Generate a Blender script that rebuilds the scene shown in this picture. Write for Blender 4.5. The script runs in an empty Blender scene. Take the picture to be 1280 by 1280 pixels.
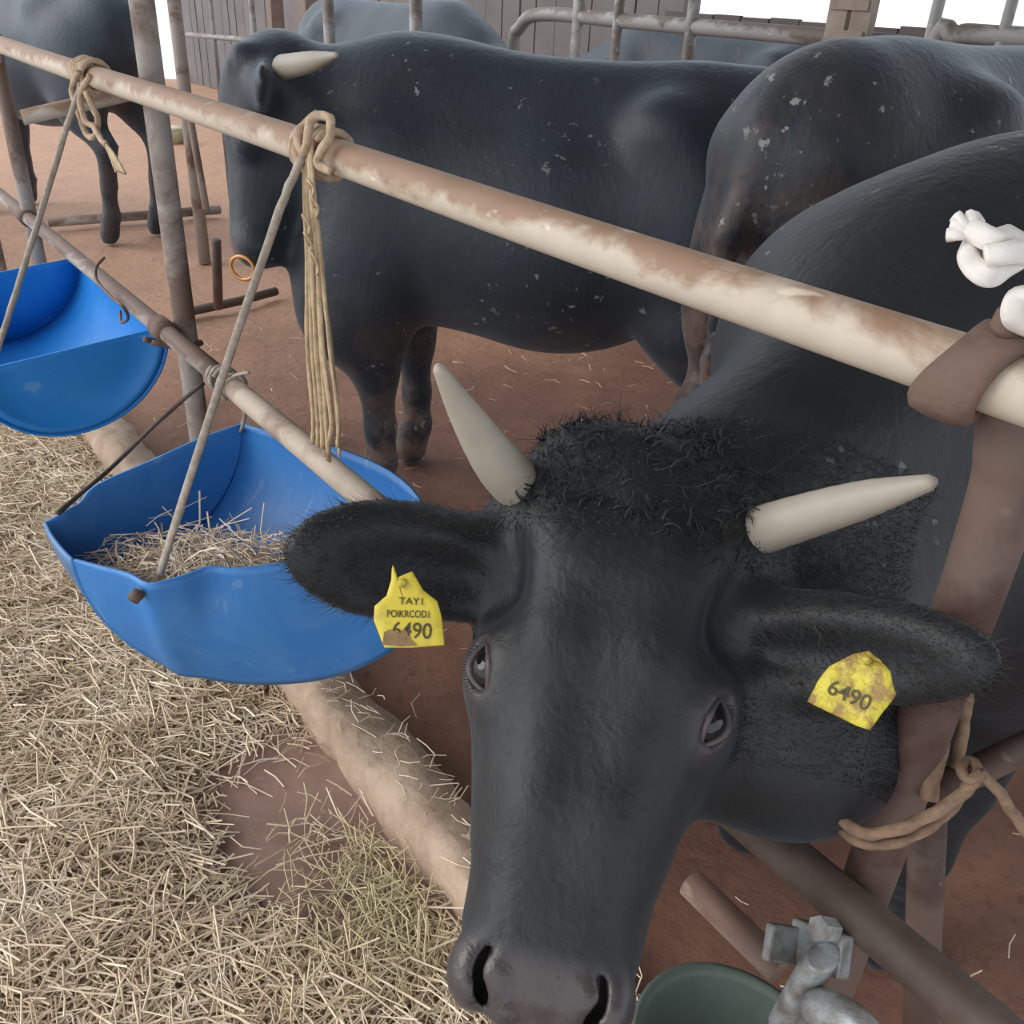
import bpy, math, random
import numpy as np
from mathutils import Vector, Matrix
random.seed(7); rng = np.random.default_rng(7)
S = bpy.context.scene
COL = S.collection

# ------------------------------------------------------------------ camera
CAM_H = 1.5
FPX = 1151.0
_d = np.array([-108, 2018, FPX]); _d /= np.linalg.norm(_d)
_r = np.array([-1022, -712, FPX]); _r -= _d * (_r @ _d); _r /= np.linalg.norm(_r)
AZ = -_d; AX = -_r; AY = np.cross(AZ, AX)          # world axes seen from the camera (x right, y down, z forward)
cam = bpy.data.cameras.new('camera'); cam_o = bpy.data.objects.new('camera', cam); COL.objects.link(cam_o)
cam.sensor_width = 36; cam.lens = 36 * FPX / 1280; cam.clip_start = .02; cam.clip_end = 200
cam_o.matrix_world = Matrix(((AX[0], -AX[1], -AX[2], 0), (AY[0], -AY[1], -AY[2], 0), (AZ[0], -AZ[1], -AZ[2], CAM_H), (0, 0, 0, 1)))
S.camera = cam_o
S.view_settings.view_transform = 'Standard'; S.view_settings.look = 'None'
S.view_settings.gamma = 1; S.view_settings.use_curve_mapping = False
S.view_settings.exposure = 0.0
# ------------------------------------------------------------------ sky and daylight
w = bpy.data.worlds.new('overcast_sky'); S.world = w; w.use_nodes = True
bg = w.node_tree.nodes['Background']; bg.inputs[0].default_value = (.86, .93, 1.0, 1); bg.inputs[1].default_value = 1.6
sun = bpy.data.lights.new('hazy_sun', 'SUN'); sun.energy = 2.2; sun.angle = math.radians(50); sun.color = (1, .96, .9)
sun_o = bpy.data.objects.new('hazy_sun', sun); COL.objects.link(sun_o)
sun_o.rotation_euler = Vector((.55, .75, -.6)).to_track_quat('-Z', 'Y').to_euler()


def at(px, py, **k):
    v = np.array([px - 640, py - 640, FPX]); v = np.array([v @ AX, v @ AY, v @ AZ])
    if 'Y' in k: s = k['Y'] / v[1]
    elif 'X' in k: s = k['X'] / v[0]
    elif 'Z' in k: s = (k['Z'] - CAM_H) / v[2]
    else: s = k['D'] / FPX
    return s * v + np.array([0, 0, CAM_H])


# ------------------------------------------------------------------ object helpers
def link(o, parent=None):
    COL.objects.link(o)
    if parent is not None: o.parent = parent
    return o

def meshobj(name, v, f, mat, parent=None, smooth=True):
    me = bpy.data.meshes.new(name)
    if isinstance(v, np.ndarray): v = v.tolist()
    if isinstance(f, np.ndarray): f = f.tolist()
    me.from_pydata(v, [], f); me.update()
    if smooth: me.polygons.foreach_set('use_smooth', [True] * len(me.polygons))
    if mat is not None: me.materials.append(mat)
    o = bpy.data.objects.new(name, me)
    if parent is not None:                       # parents are plain Empties or meshes: keep world coordinates
        pass
    return link(o, parent)

def tag(o, label=None, cat=None, group=None, kind=None):
    if label: o['label'] = label
    if cat: o['category'] = cat
    if group: o['group'] = group
    if kind: o['kind'] = kind
    return o

def empty(name, loc=(0, 0, 0)):
    o = bpy.data.objects.new(name, None); o.empty_display_size = .05
    o.location = tuple(loc); return link(o)

def put(parent, o):
    """parent o (built in world coordinates) under an Empty that stands at its thing's base"""
    o.parent = parent
    o.location = Vector(o.location) - parent.location
    return o

def sub(parent, o):
    """a sub-part under a part whose own world matrix is the identity"""
    o.parent = parent; o.location = (0, 0, 0)
    return o

class MB:
    def __init__(s): s.v = []; s.f = []
    def add(s, v, f):
        n = len(s.v); s.v += [tuple(map(float, p)) for p in v]; s.f += [tuple(n + i for i in q) for q in f]; return s
    def box(s, c, d, R=None):
        c = np.array(c, float); d = np.array(d, float) / 2
        p = np.array([[x, y, z] for x in (-1, 1) for y in (-1, 1) for z in (-1, 1)]) * d
        if R is not None: p = p @ np.array(R).T
        return s.add(p + c, [(0, 1, 3, 2), (4, 6, 7, 5), (0, 4, 5, 1), (2, 3, 7, 6), (0, 2, 6, 4), (1, 5, 7, 3)])
    def tube(s, pts, r, n=12, sub=1, twist=0, amp=.0, closed=False, flat=None):
        P = catmull(pts, sub, closed) if sub > 1 else np.array(pts, float)
        m = len(P)
        rr = np.interp(np.linspace(0, 1, m), np.linspace(0, 1, len(r)), r) if np.ndim(r) else np.full(m, r)
        T = np.gradient(P, axis=0) if not closed else np.roll(P, -1, 0) - np.roll(P, 1, 0)
        T /= np.maximum(np.linalg.norm(T, axis=1), 1e-9)[:, None]
        a = np.array([0, 0, 1.]) if abs(T[0][2]) < .9 else np.array([1., 0, 0])
        N = np.cross(T[0], a); N /= np.linalg.norm(N); L = 0; V = []
        for i in range(m):
            if i:
                N = N - T[i] * (N @ T[i]); N /= np.linalg.norm(N); L += np.linalg.norm(P[i] - P[i - 1])
            B = np.cross(T[i], N)
            for j in range(n):
                th = 2 * math.pi * j / n
                q = rr[i] * (1 + amp * math.cos(3 * th - twist * L))
                c_, s_ = math.cos(th) * q, math.sin(th) * q
                if flat: s_ *= flat
                V.append(P[i] + c_ * N + s_ * B)
        F = []
        for i in range(m if closed else m - 1):
            k = (i + 1) % m
            for j in range(n):
                F.append((i * n + j, i * n + (j + 1) % n, k * n + (j + 1) % n, k * n + j))
        if not closed:
            F.append(tuple(range(n - 1, -1, -1))); F.append(tuple((m - 1) * n + j for j in range(n)))
        return s.add(V, F)
    def pipe(s, a, b, r, n=20, seg=1):
        a = np.array(a, float); b = np.array(b, float)
        return s.tube([a + (b - a) * t for t in np.linspace(0, 1, seg + 1)], r, n)
    def build(s, name, mat, parent=None, smooth=True):
        o = meshobj(name, s.v, s.f, mat, None, smooth)
        if parent is not None: put(parent, o)
        return o

def catmull(pts, sub=6, closed=False):
    P = np.array(pts, float); n = len(P); out = []
    rng_ = range(n if closed else n - 1)
    for i in rng_:
        if closed: p0, p1, p2, p3 = P[i - 1], P[i], P[(i + 1) % n], P[(i + 2) % n]
        else:
            p1, p2 = P[i], P[i + 1]
            p0 = P[i - 1] if i else 2 * p1 - p2
            p3 = P[i + 2] if i + 2 < n else 2 * p2 - p1
        for k in range(sub):
            t = k / sub
            out.append(.5 * (2 * p1 + (p2 - p0) * t + (2 * p0 - 5 * p1 + 4 * p2 - p3) * t * t + (3 * p1 - p0 - 3 * p2 + p3) * t ** 3))
    if not closed: out.append(P[-1])
    return np.array(out)

def bevel(o, wd=.003, seg=2):
    m = o.modifiers.new('bevel', 'BEVEL'); m.width = wd; m.segments = seg; m.limit_method = 'ANGLE'
    return o

# ------------------------------------------------------------------ materials
class Mat:
    def __init__(s, name):
        s.m = bpy.data.materials.new(name); s.m.use_nodes = True; s.nt = s.m.node_tree; s.N = s.nt.nodes; s.L = s.nt.links
        s.b = s.N['Principled BSDF']
        s.tc = s.N.new('ShaderNodeTexCoord')
    def set(s, **k):
        for a, v in k.items(): s.b.inputs[a.replace('_', ' ')].default_value = v
        return s
    def noise(s, scale, det=4, rough=.6, coord='Object', stretch=None, dist=0):
        n = s.N.new('ShaderNodeTexNoise'); n.inputs['Scale'].default_value = scale; n.inputs['Detail'].default_value = det
        n.inputs['Roughness'].default_value = rough; n.inputs['Distortion'].default_value = dist
        src = s.tc.outputs[coord]
        if stretch:
            mp = s.N.new('ShaderNodeMapping'); mp.inputs['Scale'].default_value = stretch; s.L.new(src, mp.inputs[0]); src = mp.outputs[0]
        s.L.new(src, n.inputs['Vector']); return n.outputs['Fac']
    def ramp(s, fac, stops):
        r = s.N.new('ShaderNodeValToRGB'); e = r.color_ramp.elements
        while len(e) < len(stops): e.new(.5)
        for i, (p, c) in enumerate(stops): e[i].position = p; e[i].color = (*c, 1) if len(c) == 3 else c
        s.L.new(fac, r.inputs[0]); return r.outputs[0]
    def mix(s, fac, a, b, mode='MIX'):
        x = s.N.new('ShaderNodeMix'); x.data_type = 'RGBA'; x.blend_type = mode
        for i, v in ((0, fac), (6, a), (7, b)):
            if hasattr(v, 'is_output') or isinstance(v, bpy.types.NodeSocket): s.L.new(v, x.inputs[i])
            elif i == 0: x.inputs[0].default_value = v
            else: x.inputs[i].default_value = (*v, 1)
        return x.outputs[2]
    def math(s, op, a, b=0.):
        x = s.N.new('ShaderNodeMath'); x.operation = op
        for i, v in ((0, a), (1, b)):
            if isinstance(v, bpy.types.NodeSocket): s.L.new(v, x.inputs[i])
            else: x.inputs[i].default_value = v
        return x.outputs[0]
    def attr(s, name):
        a = s.N.new('ShaderNodeAttribute'); a.attribute_name = name; return a.outputs['Fac']
    def color(s, c):
        if isinstance(c, bpy.types.NodeSocket): s.L.new(c, s.b.inputs['Base Color'])
        else: s.b.inputs['Base Color'].default_value = (*c, 1)
        return s
    def bump(s, h, st=.3, dist=.01):
        b = s.N.new('ShaderNodeBump'); b.inputs['Strength'].default_value = st; b.inputs['Distance'].default_value = dist
        s.L.new(h, b.inputs['Height']); s.L.new(b.outputs[0], s.b.inputs['Normal']); return s

def lin(r, g, b):
    return tuple(((c / 255) / 12.92 if c / 255 <= .04045 else ((c / 255 + .055) / 1.055) ** 2.4) for c in (r, g, b))
BW = ((0, 0, 0), (1, 1, 1))

def simple(name, c, rough=.6, metal=0, var=.25, sc=20, bump=.2, c2=None, bd=.004):
    m = Mat(name); n = m.noise(sc, 5)
    c2 = c2 or tuple(x * (1 - var) for x in c)
    m.color(m.ramp(n, [(.35, c2), (.65, c)])).set(Roughness=rough, Metallic=metal).bump(m.noise(sc * 4, 4), bump, bd)
    return m.m

def coat_mat(name, base, spots=0., mud=0., sheen=.25, speck_attr=None):
    m = Mat(name)
    n = m.noise(6, 5); fine = m.noise(90, 3, stretch=(1, 1, .25))
    c = m.ramp(n, [(.3, tuple(x * .75 for x in base)), (.7, tuple(x * 1.25 for x in base))])
    if mud:
        z = m.attr('mud'); k = m.math('MULTIPLY', z, m.ramp(m.noise(9, 6, .7), [(.42, BW[0]), (.6, BW[1])]))
        c = m.mix(m.math('MULTIPLY', k, mud), c, lin(112, 90, 78))
    if spots:
        k = m.ramp(m.noise(34, 3, .6), [(.64, BW[0]), (.69, BW[1])])
        k = m.math('MULTIPLY', k, m.ramp(m.noise(3.5, 3), [(.48, BW[0]), (.56, BW[1])]))
        if speck_attr: k = m.math('MULTIPLY', k, m.attr(speck_attr))
        c = m.mix(m.math('MULTIPLY', k, spots), c, lin(150, 150, 145))
    m.color(c).set(Roughness=.52, Sheen_Weight=sheen, Sheen_Roughness=.5)
    m.b.inputs['Specular IOR Level'].default_value = .45
    m.b.inputs['Sheen Tint'].default_value = (.75, .87, 1, 1)
    h = m.math('ADD', m.math('MULTIPLY', m.noise(22, 4, dist=.6), 1.), m.math('MULTIPLY', fine, .5))
    m.bump(h, .35, .008)
    return m

def pipe_mat(name, pale, rust, amt=.5, sc=5):
    m = Mat(name)
    g = m.N.new('ShaderNodeNewGeometry'); sx = m.N.new('ShaderNodeSeparateXYZ'); m.L.new(g.outputs['Normal'], sx.inputs[0])
    up = m.math('MULTIPLY', sx.outputs['Z'], .18)           # settled dust and rust on the upper side
    n = m.math('ADD', m.noise(sc, 7, .65, dist=.4), up)
    k = m.ramp(n, [(.58 - amt * .2, BW[0]), (.70 - amt * .2, BW[1])])
    base = m.mix(m.noise(30, 4), pale, tuple(x * .8 for x in pale))
    red = m.mix(m.noise(14, 5), rust, tuple(x * .62 for x in rust))
    c = m.mix(k, base, red)
    scr = m.ramp(m.noise(38, 2, .4, stretch=(.5, 1, 1)), [(.70, BW[0]), (.74, BW[1])])
    c = m.mix(m.math('MULTIPLY', scr, .6), c, tuple(min(1, x * 1.35) for x in pale))
    m.color(c).set(Roughness=.62, Metallic=.0).bump(m.noise(60, 5), .25, .0015)
    return m.m

M_PIPE = pipe_mat('weathered_pipe', lin(205, 190, 172), lin(165, 132, 108), .5)
M_PIPE2 = pipe_mat('grey_pipe', lin(165, 155, 148), lin(122, 98, 86), .55)
M_PIPED = pipe_mat('brown_pipe', lin(112, 92, 84), lin(92, 66, 58), .6)
m = Mat('pipe_darker_to_the_right'); sx = m.N.new('ShaderNodeSeparateXYZ'); m.L.new(m.tc.outputs['Object'], sx.inputs[0])
right_k = m.ramp(m.math('ADD', sx.outputs['X'], m.math('ADD', m.math('MULTIPLY', m.noise(9, 6, .7), .5), 1.35)), [(.25, BW[0]), (.75, BW[1])])  # mask: pipe turns darker and browner towards its right end
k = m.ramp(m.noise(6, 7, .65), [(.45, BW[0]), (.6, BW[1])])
c = m.mix(k, lin(182, 166, 150), lin(132, 108, 94)); c = m.mix(right_k, c, m.mix(k, lin(104, 90, 82), lin(84, 68, 60)))
m.color(c).set(Roughness=.65).bump(m.noise(50, 5), .3, .002); M_PIPE_DARKR = m.m
M_RUST = simple('rusty_iron', lin(116, 93, 82), .8, 0, .35, 22, .5)
M_ROPE = simple('jute_rope', lin(196, 170, 144), .9, 0, .3, 90, .5, bd=.001)
M_ROPE2 = simple('grey_rope', lin(176, 164, 152), .9, 0, .3, 90, .5, bd=.001)
M_TWINE = simple('straw_twine', lin(204, 180, 146), .85, 0, .35, 60, .4, bd=.001)
M_ROPEB = simple('brown_old_rope', lin(148, 120, 98), .9, 0, .35, 70, .5, bd=.001)
M_WHITE = simple('white_cotton_rope', lin(235, 228, 222), .9, 0, .12, 80, .4, bd=.001)
M_WIRE = simple('dull_wire', lin(120, 100, 90), .5, .4, .3, 40)
M_CORD = simple('brown_cord', lin(92, 74, 64), .8, 0, .3, 60)
M_GALV = simple('galvanised_metal', lin(186, 192, 194), .5, .4, .35, 38, .3, c2=lin(132, 122, 112))
M_BOWL = simple('green_grey_bowl', lin(88, 98, 90), .5, .1, .25, 14)
M_GATE = pipe_mat('pale_gate_pipe', lin(165, 162, 160), lin(120, 108, 100), .35)
M_HORN = Mat('horn'); _n = M_HORN.noise(5, 4)
M_HORN.color(M_HORN.mix(M_HORN.noise(60, 4, stretch=(1, 1, 1)), M_HORN.ramp(_n, [(.3, lin(150, 140, 126)), (.7, lin(184, 174, 160))]), lin(158, 148, 134))).set(Roughness=.5).bump(M_HORN.noise(120, 3), .25, .001)
M_HORN = M_HORN.m
# blue drum plastic: scuffed, dusty
def plastic(name, c, dust):
    m = Mat(name); a = m.mix(m.ramp(m.noise(7, 6, .7, dist=.8), [(.45, BW[0]), (.75, BW[1])]), c, dust)
    s_ = m.ramp(m.noise(50, 3, .5, stretch=(1, .2, .2)), [(.66, BW[0]), (.7, BW[1])])
    m.color(m.mix(m.math('MULTIPLY', s_, .35), a, lin(130, 165, 205))).set(Roughness=.42).bump(m.noise(12, 3), .12, .01)
    return m.m
M_BLUE = plastic('blue_drum_plastic', lin(58, 126, 196), lin(84, 142, 200))
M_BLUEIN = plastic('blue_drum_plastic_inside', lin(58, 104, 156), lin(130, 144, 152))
M_BLUE2IN = plastic('pale_dusty_blue_inside', lin(52, 130, 196), lin(150, 182, 208))
M_BLUE2 = plastic('bright_blue_drum_plastic', lin(26, 126, 208), lin(44, 136, 212))

# ------------------------------------------------------------------ setting
m = Mat('alley_concrete'); n = m.noise(2.2, 6, .65)
c = m.ramp(n, [(.3, lin(120, 96, 84)), (.55, lin(150, 120, 108)), (.75, lin(162, 138, 124))])
m.color(m.mix(m.ramp(m.noise(40, 4), [(.6, BW[0]), (.75, BW[1])]), c, lin(170, 150, 130))).set(Roughness=.8).bump(m.noise(18, 6), .4, .01)
M_ALLEY = m.m
m = Mat('pen_mud'); n = m.noise(1.3, 6, .6, dist=.5)
c = m.ramp(n, [(.28, lin(92, 62, 52)), (.5, lin(122, 84, 68)), (.72, lin(150, 108, 84))])
sx = m.N.new('ShaderNodeSeparateXYZ'); m.L.new(m.tc.outputs['Object'], sx.inputs[0])
far_lit = m.ramp(m.math('MULTIPLY', sx.outputs['X'], -.2), [(.55, BW[0]), (.95, BW[1])])      # paler soil towards the far end: daylight painted into the colour
c = m.mix(m.math('MULTIPLY', far_lit, .8), c, m.mix(m.noise(5, 5), lin(186, 146, 118), lin(160, 122, 98)))
c = m.mix(m.ramp(m.noise(30, 5, .7), [(.55, BW[0]), (.8, BW[1])]), c, lin(84, 58, 48))
m.color(c).set(Roughness=.72).bump(m.noise(24, 6, .65), .6, .02)
M_MUD = m.m
def grid(name, x0, x1, y0, y1, nx, ny, hf, mat):
    xs = np.linspace(x0, x1, nx); ys = np.linspace(y0, y1, ny)
    GX, GY = np.meshgrid(xs, ys, indexing='ij')
    V = np.stack([GX, GY, hf(GX, GY)], -1).reshape(-1, 3)
    I = np.arange(nx * ny).reshape(nx, ny)
    F = np.stack([I[:-1, :-1], I[1:, :-1], I[1:, 1:], I[:-1, 1:]], -1).reshape(-1, 4)
    return meshobj(name, V, F, mat)
def vnoise(x, y, s, seed):
    r = np.random.default_rng(seed); o = 0
    for k in range(10):
        a, b, p = r.normal(size=2) * s, 0, r.uniform(0, 6.3)
        o = o + np.sin(a[0] * x + a[1] * y + p)
    return o / 10
tag(grid('floor', -16, 3, -3, .66, 90, 40, lambda x, y: .004 * vnoise(x, y, 6, 1), M_ALLEY), kind='structure',
    label='brown concrete feeding alley floor under the straw')
tag(grid('floor', -16, 4, .74, 5.6, 320, 120, lambda x, y: .012 * vnoise(x, y, 14, 2) + .012 * vnoise(x, y, 30, 3) - .01, M_MUD), kind='structure',
    label='reddish brown trodden mud floor of the pen')
M_YARD = simple('pale_yard', lin(225, 222, 215), .9, 0, .08, 1, .1)
gy = grid('floor', -60, 60, 5.6, 60, 4, 4, lambda x, y: 0 * x - .02, M_YARD); tag(gy, kind='structure', label='pale yard outside in full daylight')
gy2 = grid('floor', -60, 60, -40, -3, 4, 4, lambda x, y: 0 * x - .02, M_YARD); tag(gy2, kind='structure', label='pale yard on the open side of the barn')
# kerb
mk = Mat('kerb_concrete'); ck = mk.ramp(mk.noise(9, 6, .7), [(.3, lin(150, 126, 106)), (.6, lin(190, 166, 144))])
mk.color(ck).set(Roughness=.85).bump(mk.noise(30, 6), .6, .012)
xs = np.linspace(-16, 3, 400); prof = [(.635, -.03), (.64, .07), (.655, .098), (.68, .108), (.73, .105), (.765, .09), (.785, .05), (.79, -.05)]
V = []; F = []
for i, x in enumerate(xs):
    for j, (y, z) in enumerate(prof):
        q = .008 * math.sin(x * 13 + j) + .006 * math.sin(x * 31 + 2 * j) + .004 * rng.normal()
        V.append((x, y + q * .6, z + q * (z > 0)))
for i in range(len(xs) - 1):
    for j in range(len(prof) - 1):
        a = i * len(prof) + j; F.append((a, a + 1, a + 1 + len(prof), a + len(prof)))
tag(meshobj('trim_1', V, F, mk.m), kind='structure', label='low rough concrete kerb between alley and pen')
# dim back wall; unseen roof, cut short so daylight reaches the far end
M_ROOF = simple('roof_sheet', lin(120, 118, 116), .7, 0, .2, 4, .1)
mb = MB(); mb.box((.1, 2.2, 3.6), (9.4, 7.4, .06)); tag(mb.build('ceiling', M_ROOF, smooth=False), kind='structure')
M_WALL = simple('dim_wall', lin(112, 106, 106), .85, 0, .2, 3, .2)
wb = empty('wall_back', (-10, 5.55, 0)); tag(wb, kind='structure', label='dim grey boarded wall at the back of the barn')
x = -15.6; k = 0
while x < -5.4:
    wd = .24 + .03 * math.sin(k * 2.3)
    mb = MB(); mb.box((x + wd / 2, 5.55 + .008 * math.sin(k * 5.1), 1.4), (wd - .015, .04, 2.8)); mb.build('board', M_WALL, wb, smooth=False); x += wd; k += 1

wl = empty('wall_back', (-3, 5.5, 0)); tag(wl, kind='structure', label='low dim boarded wall under the open strip of daylight')
x = -5.4; k = 0; M_DIM = simple('dim_boards', lin(92, 84, 82), .85, 0, .25, 3, .2)
while x < -1.9:
    mb = MB(); mb.box((x + .12, 5.5 + .006 * math.sin(k * 5.1), .70), (.225, .04, 1.40 + .015 * math.sin(k * 3.3))); mb.build('board', M_DIM, wl, smooth=False); x += .24; k += 1
# ------------------------------------------------------------------ rails and posts
RY = .65
def pipe_thing(name, pts, r, mat, label, cat, base=None, n=28, sub=1, group=None):
    mb = MB(); mb.tube(pts, r, n, sub); o = mb.build(name, mat)
    tag(o, label, cat, group); return o
top = empty('top_rail', (-2, RY, 1.277)); tag(top, 'thick weathered cream and rust top rail running across the picture', 'rail')
mb = MB(); P = [(-3.52, RY, 1.262), (-3.50, RY, 1.275)] + [(x, RY + .002 * math.sin(x * 2), 1.277 + .002 * math.sin(x * 3)) for x in np.linspace(-3.45, .6, 40)]
mb.tube(P, .0245, 32); mb.build('rail_pipe', M_PIPE, top)
mb = MB(); mb.tube([(-3.535, RY, 1.22), (-3.53, RY, 1.255), (-3.50, RY, 1.279), (-3.45, RY, 1.279)], .029, 20, 6); mb.build('elbow', M_PIPE2, top)
low = empty('lower_rail', (-2, RY, .745)); tag(low, 'thinner weathered lower rail that runs behind the blue troughs and the ear', 'rail')
mb = MB(); mb.pipe((-7, RY, .75), (-1.835, RY, .745), .0215, 24, 20); mb.build('rail_pipe', M_PIPE2, low)
mb = MB(); mb.tube([(-1.80, RY, .744), (-1.3, RY, .742), (-.8, RY, .74), (-.3, RY, .733), (.3, RY, .72)], .0235, 24, 5); mb.build('rail_pipe', M_PIPE_DARKR, low)
mb = MB(); mb.tube([(-1.85, RY, .745), (-1.78, RY, .744)], .017, 16); mb.build('joint', M_RUST, low)

def post(x, y, z0, z1, r, mat, label, extra=None, name='steel_post'):
    e = empty(name, (x, y, z0)); tag(e, label, 'post')
    mb = MB(); mb.pipe((x, y, z0), (x, y, z1), r, 24, 4); mb.build('tube', mat, e)
    return e
def clampring(e, x, z, r, wdt, mat=M_RUST, y=RY):
    mb = MB()
    for s_ in (-1, 1):
        ring = [(x + s_ * wdt / 2, y + r * math.cos(t), z + r * math.sin(t)) for t in np.linspace(0, 2 * math.pi, 20, endpoint=False)]
    mb.tube([(x - wdt / 2, y, z), (x + wdt / 2, y, z)], r, 20); return mb.build('clamp', mat, e)
p1 = post(-2.19, .702, .0, 2.6, .026, M_PIPE2, 'upright grey steel post between the two blue troughs')
clampring(p1, -2.19, .745, .028, .07); 
mb = MB(); _cl = [c for c in COL.objects if c.name.startswith('clamp')][-1]; mb.tube([(-2.22, .61, .72), (-2.23, .66, .70), (-2.19, .735, .70), (-2.15, .68, .71), (-2.16, .61, .73)], .007, 8, 5); sub(_cl, mb.build('bolt', M_RUST))
p2 = post(-3.535, .66, 0, 1.25, .024, M_PIPE2, 'leftmost upright post holding the far end of the top rail')
clampring(p2, -3.535, .745, .028, .07)
p3 = post(-4.6, .70, 0, 1.5, .022, M_PIPE2, 'thin post farther down the rail at the left picture edge')
# near right post with its strap collar
p4 = empty('steel_post', (-.262, .70, 0)); tag(p4, 'near brown steel post strapped to the top rail at the right', 'post')
mb = MB(); mb.tube([(-.272, .672, 1.262), (-.264, .690, 1.215), (-.262, .70, 1.15), (-.262, .702, .9), (-.262, .70, .0)], [.022, .027, .026, .025, .025], 28, 5); mb.build('tube', M_PIPED, p4)
# strap: a band wrapped round the rail
N = 36; V = []; F = []
for i in range(N):
    t = 2 * math.pi * i / N
    lug = 1 + .16 * max(0, math.cos(t - math.radians(215))) ** 3
    for (dx, rr) in ((-.021, .025), (-.023, .031), (-.019, .036), (-.008, .038), (.008, .038), (.019, .036), (.023, .031), (.021, .025)):
        sk = .012 * math.sin(t)
        V.append((-.288 + dx * (1 + .12 * math.sin(2 * t)) + sk, RY + rr * lug * math.cos(t), 1.277 + rr * lug * math.sin(t)))
for i in range(N):
    for j in range(8):
        a = i * 8 + j; b = i * 8 + (j + 1) % 8; c_ = ((i + 1) % N) * 8 + (j + 1) % 8; d_ = ((i + 1) % N) * 8 + j
        F.append((a, d_, c_, b))
o = meshobj('strap', V, F, M_RUST); put(p4, o)
mb = MB(); mb.tube([(-.275, .64, 1.312), (-.272, .638, 1.325), (-.27, .637, 1.331)], [.011, .011, .006], 10, 3); mb.tube([(-.248, .65, 1.312), (-.246, .648, 1.326)], .008, 10); mb.build('bolt', M_RUST, p4)

# ------------------------------------------------------------------ signed-distance modelling for the cattle
def smin(a, b, k):
    h = np.maximum(k - np.abs(a - b), 0) / k
    return np.minimum(a, b) - h * h * k * .25

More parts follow.
